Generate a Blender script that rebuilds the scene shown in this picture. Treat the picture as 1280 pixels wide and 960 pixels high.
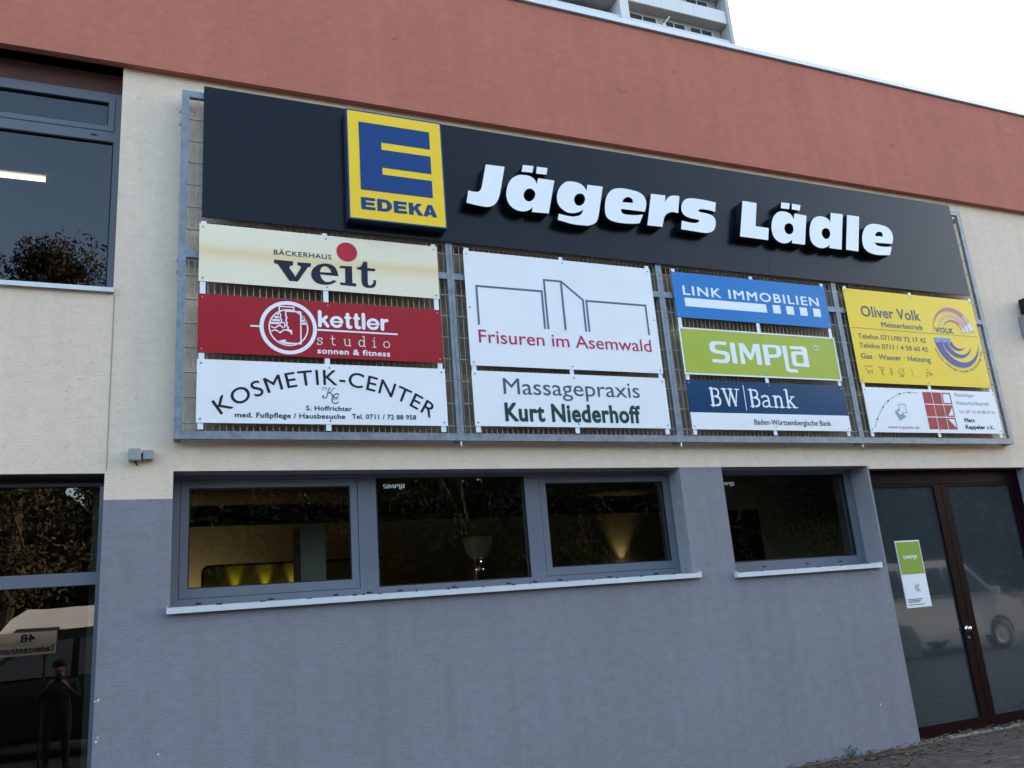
import bpy, bmesh, math, random
import numpy as np
from mathutils import Vector, Matrix
random.seed(7)
PI = math.pi
for o in list(bpy.data.objects): bpy.data.objects.remove(o)
SC = bpy.context.scene
COL = SC.collection

# ---------------------------------------------------------------- camera
cam = bpy.data.cameras.new('camera'); CAMO = bpy.data.objects.new('camera', cam); COL.objects.link(CAMO)
YAW, PITCH, ROLL = 24.16768, 15.14925, -4.68393
cy_, sy_ = math.cos(math.radians(YAW)), math.sin(math.radians(YAW))
cp_, sp_ = math.cos(math.radians(PITCH)), math.sin(math.radians(PITCH))
cr_, sr_ = math.cos(math.radians(ROLL)), math.sin(math.radians(ROLL))
fwd = Vector((sy_*cp_, cy_*cp_, sp_)); rgt = Vector((cy_, -sy_, 0)); upv = rgt.cross(fwd)
rr = rgt*cr_ + upv*sr_; uu = upv*cr_ - rgt*sr_
M = Matrix((rr, uu, -fwd)).transposed().to_4x4(); M.translation = Vector((0, -6.7967, 1.545))
CAMO.matrix_world = M
cam.sensor_fit = 'HORIZONTAL'; cam.sensor_width = 36.0; cam.lens = 29.956
cam.clip_start = 0.05; cam.clip_end = 3000
SC.camera = CAMO

# ---------------------------------------------------------------- world, sun, exposure
SUN_EL, SUN_AZ = 14.0, 72.0            # azimuth from +Y towards +X: the sun stands behind the building
W = bpy.data.worlds.new('World'); SC.world = W; W.use_nodes = True
nt = W.node_tree; bg = nt.nodes['Background']
sky = nt.nodes.new('ShaderNodeTexSky'); sky.sky_type = 'NISHITA'; sky.sun_disc = False
sky.sun_elevation = math.radians(SUN_EL); sky.sun_rotation = math.radians(SUN_AZ)
sky.air_density = 1.0; sky.dust_density = 3.4; sky.ozone_density = 1.1
nt.links.new(sky.outputs[0], bg.inputs[0]); bg.inputs[1].default_value = 0.15
sl = bpy.data.lights.new('sun', 'SUN'); sl.energy = 2.0; sl.angle = math.radians(0.6); sl.color = (1, .88, .72)
so = bpy.data.objects.new('sun', sl); COL.objects.link(so)
sd = Vector((math.sin(math.radians(SUN_AZ))*math.cos(math.radians(SUN_EL)), math.cos(math.radians(SUN_AZ))*math.cos(math.radians(SUN_EL)), math.sin(math.radians(SUN_EL))))
so.rotation_euler = sd.to_track_quat('Z', 'Y').to_euler(); so.location = sd*80
vs = SC.view_settings; vs.view_transform = 'Standard'; vs.look = 'None'; vs.gamma = 1; vs.use_curve_mapping = False
vs.exposure = 2.92
SC.render.engine = 'CYCLES'
SC.cycles.max_bounces = 8; SC.cycles.transparent_max_bounces = 12
SC.cycles.sample_clamp_indirect = 6

# ---------------------------------------------------------------- materials
def srgb(r, g, b):
    f = lambda c: (c/255/12.92) if c/255 <= .04045 else ((c/255+.055)/1.055)**2.4
    return (f(r), f(g), f(b))
def plaster(name, col, var=.05, pit=.35, amt=.07):
    m = bpy.data.materials.new(name); m.use_nodes = True; n = m.node_tree.nodes; l = m.node_tree.links; p = n['Principled BSDF']
    p.inputs['Roughness'].default_value = .92; p.inputs['Specular IOR Level'].default_value = .15
    tc = n.new('ShaderNodeTexCoord').outputs['Object']
    def noise(scale, detail, rough=.6, sc=None, off=(0, 0, 0)):
        v = tc
        if sc:
            mp = n.new('ShaderNodeMapping'); mp.inputs['Scale'].default_value = sc; mp.inputs['Location'].default_value = off; l.new(tc, mp.inputs[0]); v = mp.outputs[0]
        t = n.new('ShaderNodeTexNoise'); t.inputs['Scale'].default_value = scale; t.inputs['Detail'].default_value = detail; t.inputs['Roughness'].default_value = rough; l.new(v, t.inputs['Vector']); return t.outputs[0]
    def rng(x, a, b, c, d):
        r = n.new('ShaderNodeMapRange'); r.inputs[1].default_value = a; r.inputs[2].default_value = b; r.inputs[3].default_value = c; r.inputs[4].default_value = d; l.new(x, r.inputs[0]); return r.outputs[0]
    def mul(a, b):
        q = n.new('ShaderNodeMath'); q.operation = 'MULTIPLY'; l.new(a, q.inputs[0]); l.new(b, q.inputs[1]); return q.outputs[0]
    cloud = rng(noise(.7, 7, .62), .3, .7, 1-var, 1+var)
    mott = rng(noise(9, 4, .6, (1, 1, 1.8)), .3, .7, 1-amt, 1+amt)
    pits = rng(noise(26, 3, .55, (1, 1, 2.4)), .27, .40, 1-pit, 1)
    spots = rng(noise(5.5, 2, .5, None), .20, .27, .72, 1)
    drip = rng(noise(1.7, 5, .6, (4.5, 4.5, .22), (3, 0, 0)), .3, .72, 1+var*.5, 1-var*1.2)
    f = mul(mul(mul(cloud, mott), mul(pits, spots)), drip)
    h = n.new('ShaderNodeHueSaturation'); h.inputs['Color'].default_value = (*col, 1); l.new(f, h.inputs['Value']); l.new(h.outputs[0], p.inputs['Base Color'])
    b = n.new('ShaderNodeBump'); b.inputs['Strength'].default_value = .38; b.inputs['Distance'].default_value = .012
    l.new(noise(38, 5, .6, (1, 1, 1.9)), b.inputs['Height']); l.new(b.outputs[0], p.inputs['Normal'])
    return m
def mat(name, col, rough=.6, metal=0., var=0., vscale=3., bump=0., bscale=80., spec=.2, coat=0., emis=None, estr=0., streak=0., grain=0., gscale=150.):
    m = bpy.data.materials.new(name); m.use_nodes = True; n = m.node_tree.nodes; l = m.node_tree.links
    p = n['Principled BSDF']; p.inputs['Base Color'].default_value = (*col, 1); p.inputs['Roughness'].default_value = rough
    p.inputs['Metallic'].default_value = metal; p.inputs['Specular IOR Level'].default_value = spec
    if coat: p.inputs['Coat Weight'].default_value = coat; p.inputs['Coat Roughness'].default_value = .08
    if emis: p.inputs['Emission Color'].default_value = (*emis, 1); p.inputs['Emission Strength'].default_value = estr
    tc = None
    if var or bump or streak or grain: tc = n.new('ShaderNodeTexCoord').outputs['Object']
    fac = None
    def addv(scale, amt, detail, vec, rough_=.6):
        nonlocal fac
        t = n.new('ShaderNodeTexNoise'); t.inputs['Scale'].default_value = scale; t.inputs['Detail'].default_value = detail; t.inputs['Roughness'].default_value = rough_
        l.new(vec, t.inputs['Vector'])
        r = n.new('ShaderNodeMapRange'); r.inputs[1].default_value = .3; r.inputs[2].default_value = .7; r.inputs[3].default_value = 1-amt; r.inputs[4].default_value = 1+amt
        l.new(t.outputs[0], r.inputs[0])
        if fac is None: fac = r.outputs[0]
        else:
            q = n.new('ShaderNodeMath'); q.operation = 'MULTIPLY'; l.new(fac, q.inputs[0]); l.new(r.outputs[0], q.inputs[1]); fac = q.outputs[0]
    if var: addv(vscale, var, 6, tc)
    if grain: addv(gscale, grain, 3, tc)
    if streak:
        mp = n.new('ShaderNodeMapping'); mp.inputs['Scale'].default_value = (5, 5, .35); l.new(tc, mp.inputs[0]); addv(1.6, streak, 5, mp.outputs[0])
    if fac is not None:
        h = n.new('ShaderNodeHueSaturation'); h.inputs['Color'].default_value = (*col, 1); l.new(fac, h.inputs['Value']); l.new(h.outputs[0], p.inputs['Base Color'])
    if bump:
        t = n.new('ShaderNodeTexNoise'); t.inputs['Scale'].default_value = bscale; t.inputs['Detail'].default_value = 5; t.inputs['Roughness'].default_value = .65; l.new(tc, t.inputs['Vector'])
        b = n.new('ShaderNodeBump'); b.inputs['Strength'].default_value = bump; b.inputs['Distance'].default_value = .01; l.new(t.outputs[0], b.inputs['Height']); l.new(b.outputs[0], p.inputs['Normal'])
    return m
def glass(name, tint, f0=.07, rough=.0):
    m = bpy.data.materials.new(name); m.use_nodes = True; n = m.node_tree.nodes; l = m.node_tree.links
    n.remove(n['Principled BSDF']); out = n['Material Output']
    tr = n.new('ShaderNodeBsdfTransparent'); tr.inputs[0].default_value = (*tint, 1)
    gl = n.new('ShaderNodeBsdfGlossy'); gl.inputs['Roughness'].default_value = rough
    tc = n.new('ShaderNodeTexCoord'); wv = n.new('ShaderNodeTexNoise'); wv.inputs['Scale'].default_value = 1.3; l.new(tc.outputs['Object'], wv.inputs['Vector'])
    bp = n.new('ShaderNodeBump'); bp.inputs['Strength'].default_value = .04; bp.inputs['Distance'].default_value = .02; l.new(wv.outputs[0], bp.inputs['Height']); l.new(bp.outputs[0], gl.inputs['Normal'])
    lw = n.new('ShaderNodeLayerWeight'); lw.inputs[0].default_value = .5
    pw = n.new('ShaderNodeMath'); pw.operation = 'POWER'; l.new(lw.outputs['Facing'], pw.inputs[0]); pw.inputs[1].default_value = 4
    ma = n.new('ShaderNodeMath'); ma.operation = 'MULTIPLY_ADD'; l.new(pw.outputs[0], ma.inputs[0]); ma.inputs[1].default_value = .85; ma.inputs[2].default_value = f0
    mx = n.new('ShaderNodeMixShader'); l.new(ma.outputs[0], mx.inputs[0]); l.new(tr.outputs[0], mx.inputs[1]); l.new(gl.outputs[0], mx.inputs[2]); l.new(mx.outputs[0], out.inputs[0])
    return m

M_ = {}
M_['cream'] = plaster('cream_plaster', (.705, .565, .43), .045, .30, .05)
M_['blue'] = plaster('blue_grey_plaster', (.215, .209, .229), .06, .28, .07)
M_['red'] = plaster('red_plaster', (.43, .150, .106), .06, .20, .05)
M_['soffit'] = mat('brown_soffit', (.10, .05, .04), .85, var=.15, vscale=2)
M_['alu'] = mat('anodised_aluminium', (.60, .61, .63), .4, .15, var=.06, vscale=6)
M_['cap'] = mat('coated_metal_coping', (.62, .65, .68), .45, .2, var=.04, vscale=2)
M_['galv'] = mat('galvanised_steel', (.20, .225, .25), .5, .35, var=.22, vscale=14, bump=.05, bscale=40, grain=.12, gscale=60)
M_['wire'] = mat('weathered_steel_wire', (.46, .40, .31), .6, .1, var=.15, vscale=10)
M_['frame'] = mat('blue_grey_window_frame', (.118, .128, .150), .45, var=.04, vscale=4)
M_['gasket'] = mat('black_rubber_gasket', (.012, .012, .014), .5)
M_['darkframe'] = mat('dark_red_door_frame', (.011, .003, .0045), .4, spec=.04, var=.1, vscale=5)
M_['glass'] = glass('window_glass', (.66, .68, .62), .072)
M_['glass_sky'] = glass('upper_window_glass', (.40, .41, .41), .062)
M_['glass_dark'] = glass('entrance_glass', (.30, .31, .30), .135)
M_['satin'] = mat('teal_film_glass', (.030, .040, .043), .025, spec=1., coat=1.)
M_['board'] = mat('navy_black_board', (.004, .006, .010), .24, var=.05, vscale=2, spec=.185)
M_['boardseam'] = mat('board_seam', (.006, .008, .012), .5)
M_['white'] = mat('white_sign_panel', (.77, .77, .77), .32, var=.025, vscale=2.5)
M_['wletter'] = mat('white_acrylic', (.78, .79, .80), .3, var=.02, vscale=3)
M_['side'] = mat('black_letter_side', (.010, .011, .014), .4)
M_['strap'] = mat('white_strap', (.72, .74, .76), .4)
M_['screw'] = mat('steel_screw', (.25, .26, .28), .35, .8)
M_['yellow'] = mat('bright_yellow_acrylic', (.84, .55, .02), .3)
M_['eblue'] = mat('deep_blue_film', (.004, .042, .165), .3)
M_['kettred'] = mat('crimson_panel', (.33, .009, .016), .3, var=.04, vscale=2)
M_['link'] = mat('bright_blue_panel', (.010, .165, .46), .25, var=.05, vscale=2)
M_['green'] = mat('lime_green_panel', (.37, .43, .045), .3, var=.03, vscale=2)
M_['pgreen'] = mat('poster_green', (.24, .33, .04), .4)
M_['bwblue'] = mat('navy_panel', (.005, .043, .115), .2, var=.05, vscale=2)
M_['volk'] = mat('warm_yellow_panel', (.82, .56, .025), .3, var=.03, vscale=2)
M_['black'] = mat('black_print', (.012, .013, .018), .4)
M_['navy'] = mat('dark_violet_print', (.020, .012, .035), .4)
M_['grey'] = mat('grey_print', (.085, .13, .18), .4)
M_['lgrey'] = mat('light_grey_print', (.25, .30, .34), .4)
M_['mgrey'] = mat('slate_print', (.07, .095, .13), .4)
M_['dgreen'] = mat('dark_green_print', (.012, .048, .040), .4)
M_['redprint'] = mat('crimson_print', (.42, .022, .075), .4)
M_['pinkprint'] = mat('pink_print', (.50, .16, .24), .4)
M_['dotred'] = mat('raspberry_red_print', (.45, .022, .035), .4)
M_['swoosh_r'] = mat('faded_red_print', (.45, .17, .19), .4)
M_['swoosh_r2'] = mat('pale_red_print', (.58, .36, .34), .4)
M_['swoosh_tip'] = mat('lilac_white_print', (.66, .64, .62), .4)
M_['swoosh_b'] = mat('violet_blue_print', (.045, .065, .27), .4)
M_['swoosh_b2'] = mat('light_blue_print', (.16, .27, .52), .4)
M_['tilered'] = mat('tile_red_print', (.30, .018, .028), .4, var=.25, vscale=3)
M_['olive'] = mat('faded_olive_print', (.34, .25, .06), .5)
# printed cream panel with a warm band across its middle (print, fixed to the panel)
def veit_mat():
    m = mat('cream_banded_panel', (.70, .68, .50), .3); n = m.node_tree.nodes; l = m.node_tree.links; p = n['Principled BSDF']
    tc = n.new('ShaderNodeTexCoord'); sx = n.new('ShaderNodeSeparateXYZ'); l.new(tc.outputs['Object'], sx.inputs[0])
    nz = n.new('ShaderNodeTexNoise'); nz.inputs['Scale'].default_value = 1.5; l.new(tc.outputs['Object'], nz.inputs['Vector'])
    ad = n.new('ShaderNodeMath'); ad.operation = 'MULTIPLY_ADD'; l.new(nz.outputs[0], ad.inputs[0]); ad.inputs[1].default_value = .12; l.new(sx.outputs['Z'], ad.inputs[2])
    mr = n.new('ShaderNodeMapRange'); mr.inputs[1].default_value = 4.283+.06; mr.inputs[2].default_value = 4.784+.06; l.new(ad.outputs[0], mr.inputs[0])
    r = n.new('ShaderNodeValToRGB'); e = r.color_ramp.elements
    e[0].position = 0; e[0].color = (.78, .70, .53, 1); e[1].position = 1; e[1].color = (.80, .72, .55, 1)
    for p_, c in ((.35, (.77, .68, .48, 1)), (.52, (.74, .57, .30, 1)), (.66, (.78, .69, .49, 1))):
        k = e.new(p_); k.color = c
    l.new(mr.outputs[0], r.inputs[0]); l.new(r.outputs[0], p.inputs['Base Color']); return m
M_['veit'] = veit_mat()
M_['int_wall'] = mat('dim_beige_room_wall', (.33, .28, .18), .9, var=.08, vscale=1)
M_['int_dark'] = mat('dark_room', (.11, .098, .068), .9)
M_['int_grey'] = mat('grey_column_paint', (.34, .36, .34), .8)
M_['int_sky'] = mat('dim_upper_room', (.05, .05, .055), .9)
M_['yboard'] = mat('ochre_display_board', (.46, .40, .03), .5)
M_['lampglass'] = mat('grey_glass_shade', (.72, .80, .76), .3)
M_['lampwhite'] = mat('lit_lamp', (1, .9, .7), .5, emis=(1, .85, .55), estr=.5)
M_['tube'] = mat('lit_fluorescent_tube', (1, .95, .85), .5, emis=(1, .86, .62), estr=.6)
M_['concrete'] = mat('concrete', (.28, .27, .25), .9, var=.15, vscale=4, bump=.3, bscale=60)
M_['towerwhite'] = mat('tower_white_panel', (.50, .51, .53), .6, var=.03, vscale=.4)
M_['towergrey'] = mat('tower_grey_concrete', (.34, .34, .34), .8, var=.08, vscale=.5)
M_['towerglass'] = mat('tower_window_glass', (.04, .05, .06), .1)
M_['asphalt'] = mat('asphalt', (.05, .05, .052), .9, var=.2, vscale=.6, bump=.4, bscale=120)
M_['leaf'] = [mat('foliage_a', (.016, .022, .009), .8, spec=.15, var=.3, vscale=1.2), mat('foliage_b', (.022, .021, .010), .8, spec=.15, var=.3, vscale=1.2), mat('foliage_c', (.042, .036, .018), .8, spec=.15, var=.3, vscale=1.2)]
M_['bark'] = mat('bark', (.07, .055, .04), .9, var=.3, vscale=6, bump=.5, bscale=20)
M_['litter'] = mat('dry_leaves', (.10, .060, .028), .8, var=.5, vscale=25)
M_['weed'] = mat('weed_leaf', (.04, .075, .03), .6)

# ---------------------------------------------------------------- object helpers
def tag(o, label=None, cat=None, group=None, kind=None):
    if label: o['label'] = label
    if cat: o['category'] = cat
    if group: o['group'] = group
    if kind: o['kind'] = kind
    return o
def wpos(o):
    return o.matrix_basis.translation if o.parent is None else o.get('_w', Vector((0, 0, 0)))
def put(name, me, m, parent=None):
    o = bpy.data.objects.new(name, me); COL.objects.link(o)
    if m is not None:
        if isinstance(m, (list, tuple)):
            for k in m: me.materials.append(k)
        else: me.materials.append(m)
    if parent is not None:
        o.parent = parent
        root = parent
        while root.parent: root = root.parent
        if root is parent: o.matrix_parent_inverse = root.matrix_basis.inverted()
    return o
def thing(name, loc, label, cat, group=None):
    o = bpy.data.objects.new(name, None); COL.objects.link(o); o.location = loc; o.empty_display_size = .1
    o.matrix_basis = Matrix.Translation(loc)
    return tag(o, label, cat, group)
class MB:
    def __init__(s): s.v = []; s.f = []; s.mi = []
    def quad(s, a, b, c, d, mi=0):
        k = len(s.v); s.v += [a, b, c, d]; s.f.append((k, k+1, k+2, k+3)); s.mi.append(mi)
    def box(s, x0, x1, y0, y1, z0, z1, mi=0):
        k = len(s.v); s.v += [(x0,y0,z0),(x1,y0,z0),(x1,y1,z0),(x0,y1,z0),(x0,y0,z1),(x1,y0,z1),(x1,y1,z1),(x0,y1,z1)]
        for f in ((0,3,2,1),(4,5,6,7),(0,1,5,4),(1,2,6,5),(2,3,7,6),(3,0,4,7)): s.f.append(tuple(k+i for i in f)); s.mi.append(mi)
    def tube(s, p, q, r, n=6, mi=0, r2=None):
        p = Vector(p); q = Vector(q); d = (q-p).normalized(); a = d.orthogonal().normalized(); b = d.cross(a); r2 = r if r2 is None else r2
        k = len(s.v)
        for c, rad in ((p, r), (q, r2)):
            for i in range(n):
                t = 2*PI*i/n; s.v.append(tuple(c+a*math.cos(t)*rad+b*math.sin(t)*rad))
        for i in range(n): s.f.append((k+i, k+(i+1) % n, k+n+(i+1) % n, k+n+i)); s.mi.append(mi)
        s.f.append(tuple(k+i for i in reversed(range(n)))); s.mi.append(mi); s.f.append(tuple(k+n+i for i in range(n))); s.mi.append(mi)
    def lathe(s, c, prof, n=20, axis='z', mi=0):
        k = len(s.v)
        for (r, h) in prof:
            for i in range(n):
                t = 2*PI*i/n; a, b = r*math.cos(t), r*math.sin(t)
                s.v.append((c[0]+a, c[1]+b, c[2]+h) if axis == 'z' else (c[0]+a, c[1]+h, c[2]+b))
        for j in range(len(prof)-1):
            for i in range(n): s.f.append((k+j*n+i, k+j*n+(i+1) % n, k+(j+1)*n+(i+1) % n, k+(j+1)*n+i)); s.mi.append(mi)
    def build(s, name, m, parent=None, bevel=0, smooth=False):
        me = bpy.data.meshes.new(name); me.from_pydata(s.v, [], s.f)
        for p, i in zip(me.polygons, s.mi): p.material_index = i
        if smooth: me.polygons.foreach_set('use_smooth', [True]*len(me.polygons))
        bm = bmesh.new(); bm.from_mesh(me); bmesh.ops.recalc_face_normals(bm, faces=bm.faces) if False else None
        if bevel:
            bmesh.ops.remove_doubles(bm, verts=bm.verts, dist=1e-5)
            bmesh.ops.bevel(bm, geom=bm.edges[:], offset=bevel, segments=2, affect='EDGES', profile=.5)
        bm.to_mesh(me); bm.free()
        return put(name, me, m, parent)
def box(name, x0, x1, y0, y1, z0, z1, m, parent=None, bevel=0):
    b = MB(); b.box(x0, x1, y0, y1, z0, z1); return b.build(name, m, parent, bevel)
DG = None
def eval_mesh(ob):
    dg = bpy.context.evaluated_depsgraph_get(); dg.update()
    e = ob.evaluated_get(dg); return bpy.data.meshes.new_from_object(e)
def poly_mesh(loops, E):
    cu = bpy.data.curves.new('outline', 'CURVE'); cu.dimensions = '2D'; cu.fill_mode = 'BOTH'; cu.extrude = E
    for lp in loops:
        sp = cu.splines.new('POLY'); sp.points.add(len(lp)-1)
        for p, (x, z) in zip(sp.points, lp): p.co = (x, z, 0, 1)
        sp.use_cyclic_u = True
    ob = bpy.data.objects.new('outline', cu); COL.objects.link(ob)
    me = eval_mesh(ob); bpy.data.objects.remove(ob); bpy.data.curves.remove(cu)
    me.materials.clear(); return me
R90 = Matrix(((1,0,0,0),(0,0,-1,0),(0,1,0,0),(0,0,0,1)))
def shape(name, loops, yf, yb, m, parent=None, sidemat=None):
    """flat outline(s) in wall coordinates (x, z), front face at y=yf, back at yb"""
    E = (yb-yf)/2; me = poly_mesh(loops, E)
    me.transform(Matrix.Translation((0, (yf+yb)/2, 0)) @ R90)
    me.name = name
    if sidemat is not None:
        o = put(name, me, [m, sidemat], parent)
        for p in me.polygons: p.material_index = 0 if p.normal.y < -.9 else 1
        return o
    return put(name, me, m, parent)
def arc(cx, cz, r, a0=0, a1=360, n=48, rz=None):
    rz = r if rz is None else rz
    full = abs(a1-a0) >= 360
    return [(cx+r*math.cos(math.radians(a0+(a1-a0)*i/(n if full else n-1))), cz+rz*math.sin(math.radians(a0+(a1-a0)*i/(n if full else n-1)))) for i in range(n)]
def rect(x0, x1, z0, z1): return [(x0, z0), (x1, z0), (x1, z1), (x0, z1)]
# ---- signed distance outlines: bolder type and stroke drawn letters
def seg_dist(P, A, B):
    d = B-A; L2 = (d*d).sum(1); L2[L2 == 0] = 1e-12
    out = np.full(len(P), 1e9)
    for i in range(len(A)):
        t = np.clip(((P-A[i])@d[i])/L2[i], 0, 1); q = P-A[i]-t[:, None]*d[i]
        out = np.minimum(out, (q*q).sum(1))
    return np.sqrt(out)
def contours(F, x0, y0, h):
    ny, nx = F.shape; nxt = {}
    S = F < 0
    def pt(e):
        i, j, d = e
        a = F[j, i]; b = F[j, i+1] if d == 0 else F[j+1, i]; t = a/(a-b)
        return (x0+(i+(t if d == 0 else 0))*h, y0+(j+(t if d == 1 else 0))*h)
    c = S[:-1, :-1].astype(int)+2*S[:-1, 1:]+4*S[1:, 1:]+8*S[1:, :-1]
    T = {1: [(3, 0)], 2: [(0, 1)], 3: [(3, 1)], 4: [(1, 2)], 5: [(3, 2), (1, 0)], 6: [(0, 2)], 7: [(3, 2)], 8: [(2, 3)], 9: [(2, 0)], 10: [(0, 3), (2, 1)], 11: [(2, 1)], 12: [(1, 3)], 13: [(1, 0)], 14: [(0, 3)]}
    for j, i in zip(*np.nonzero((c > 0) & (c < 15))):
        E = ((i, j, 0), (i+1, j, 1), (i, j+1, 0), (i, j, 1))
        for a, b in T[c[j, i]]: nxt[E[a]] = E[b]
    loops = []
    while nxt:
        s, e = nxt.popitem(); lp = [s]
        while e != s and e in nxt: lp.append(e); e = nxt.pop(e)
        q = []
        for k in lp:
            p = pt(k)
            if not q or abs(p[0]-q[-1][0])+abs(p[1]-q[-1][1]) > h*.3: q.append(p)
        if len(q) > 5: loops.append(q)
    return loops
def text_mesh(s, spacing=1.0):
    cu = bpy.data.curves.new('type', 'FONT'); cu.body = s; cu.space_character = spacing; cu.resolution_u = 4
    ob = bpy.data.objects.new('type', cu); COL.objects.link(ob); me = eval_mesh(ob)
    bpy.data.objects.remove(ob); bpy.data.curves.remove(cu); return me
def text_loops(s, bold=0., spacing=1.0, strokes=()):
    """outlines of a line of type in em units; bold thickens it"""
    me = text_mesh(s, spacing)
    V = np.array([v.co[:2] for v in me.vertices])
    bm = bmesh.new(); bm.from_mesh(me); bmesh.ops.remove_doubles(bm, verts=bm.verts, dist=1e-6)
    ed = [(tuple(e.verts[0].co[:2]), tuple(e.verts[1].co[:2])) for e in bm.edges if len(e.link_faces) == 1]
    bm.free(); bpy.data.meshes.remove(me)
    A = np.array([e[0] for e in ed]); B = np.array([e[1] for e in ed])
    h = .011 if len(s) < 14 else .014
    pad = bold+.05
    loops = []
    # column blocks keep it quick
    xs0, xs1 = min(A[:, 0].min(), B[:, 0].min())-pad, max(A[:, 0].max(), B[:, 0].max())+pad
    ys0, ys1 = min(A[:, 1].min(), B[:, 1].min())-pad, max(A[:, 1].max(), B[:, 1].max())+pad
    nx, ny = int((xs1-xs0)/h)+2, int((ys1-ys0)/h)+2
    X = xs0+np.arange(nx)*h; Y = ys0+np.arange(ny)*h
    F = np.full((ny, nx), 1.)
    lo = np.minimum(A[:, 0], B[:, 0]); hi = np.maximum(A[:, 0], B[:, 0])
    for b0 in range(0, nx, 24):
        b1 = min(nx, b0+24); sel = (lo < X[b1-1]+.12) & (hi > X[b0]-.12)
        if not sel.any(): continue
        a, b = A[sel], B[sel]
        gx, gy = np.meshgrid(X[b0:b1], Y); P = np.stack([gx.ravel(), gy.ravel()], 1)
        d = seg_dist(P, a, b)
        ins = np.zeros(len(P), bool)
        # even-odd along vertical rays: edges spanning the point's x
        for p, q in zip(a, b):
            if p[0] == q[0]: continue
            m_ = ((p[0] > P[:, 0]) != (q[0] > P[:, 0]))
            yy = p[1]+(P[:, 0]-p[0])*(q[1]-p[1])/(q[0]-p[0])
            ins ^= m_ & (yy > P[:, 1])
        F[:, b0:b1] = (np.where(ins, -d, d)-bold).reshape(gx.shape)
    return contours(F, xs0, ys0, h)
def stroke_loops(strokes, h=.02):
    """strokes: (points, width); union of rounded strokes as outlines"""
    P_ = [p for pts, w in strokes for p in pts]; w_ = max(w for _, w in strokes)
    x0 = min(p[0] for p in P_)-w_; x1 = max(p[0] for p in P_)+w_; y0 = min(p[1] for p in P_)-w_; y1 = max(p[1] for p in P_)+w_
    X = np.arange(x0, x1+h, h); Y = np.arange(y0, y1+h, h); gx, gy = np.meshgrid(X, Y); P = np.stack([gx.ravel(), gy.ravel()], 1)
    F = np.full(len(P), 9.)
    for pts, w in strokes:
        a = np.array(pts[:-1], float); b = np.array(pts[1:], float); F = np.minimum(F, seg_dist(P, a, b)-w/2)
    return contours(F.reshape(gx.shape), x0, y0, h)
def curve(pts, k=5):
    """Catmull-Rom through the points"""
    out = []; n = len(pts)
    for i in range(n-1):
        p0 = np.array(pts[max(i-1, 0)]); p1 = np.array(pts[i]); p2 = np.array(pts[i+1]); p3 = np.array(pts[min(i+2, n-1)])
        for j in range(k):
            t = j/k; out.append(tuple(.5*((2*p1)+(-p0+p2)*t+(2*p0-5*p1+4*p2-p3)*t*t+(-p0+3*p1-3*p2+p3)*t**3)))
    out.append(tuple(pts[-1])); return out
def fit(loops, x0, x1, zb, cap, em_cap=None):
    """scale outlines to x0..x1, baseline zb; em_cap = height in source units that becomes cap"""
    a = min(p[0] for l in loops for p in l); b = max(p[0] for l in loops for p in l)
    sx = (x1-x0)/(b-a); sz = cap/em_cap
    return [[(x0+(p[0]-a)*sx, zb+p[1]*sz) for p in l] for l in loops]
CAPH = .70     # cap height of the built-in face, measured below
_m = text_mesh('H'); CAPH = max(v.co.y for v in _m.vertices)
def text(s, x0, x1, zb, ztop, m, parent, y=-.1305, bold=0., spacing=1.0, asc=False, name='lettering'):
    lp = text_loops(s, bold, spacing)
    em = CAPH+bold
    if asc: em = max(p[1] for l in lp for p in l)
    lp = fit(lp, x0, x1, zb, ztop-zb, em)
    return shape(name, lp, y-.0012, y+.0002, m, parent)
def bar(x0, z0, x1, z1, w):
    d = Vector((x1-x0, z1-z0)).normalized(); n = Vector((-d.y, d.x))*w/2
    return [(x0+n.x, z0+n.y), (x0-n.x, z0-n.y), (x1-n.x, z1-n.y), (x1+n.x, z1+n.y)]
def polyline(pts, w):
    """mitred open polyline as one outline"""
    P = [Vector(p) for p in pts]; L = []; R = []
    for i, p in enumerate(P):
        d0 = (p-P[i-1]).normalized() if i else None; d1 = (P[i+1]-p).normalized() if i < len(P)-1 else None
        if d0 is None: d0 = d1
        if d1 is None: d1 = d0
        n0 = Vector((-d0.y, d0.x)); n1 = Vector((-d1.y, d1.x)); n = (n0+n1).normalized(); k = w/2/max(.35, n.dot(n0))
        L.append(tuple(p+n*k)); R.append(tuple(p-n*k))
    return L+R[::-1]
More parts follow.
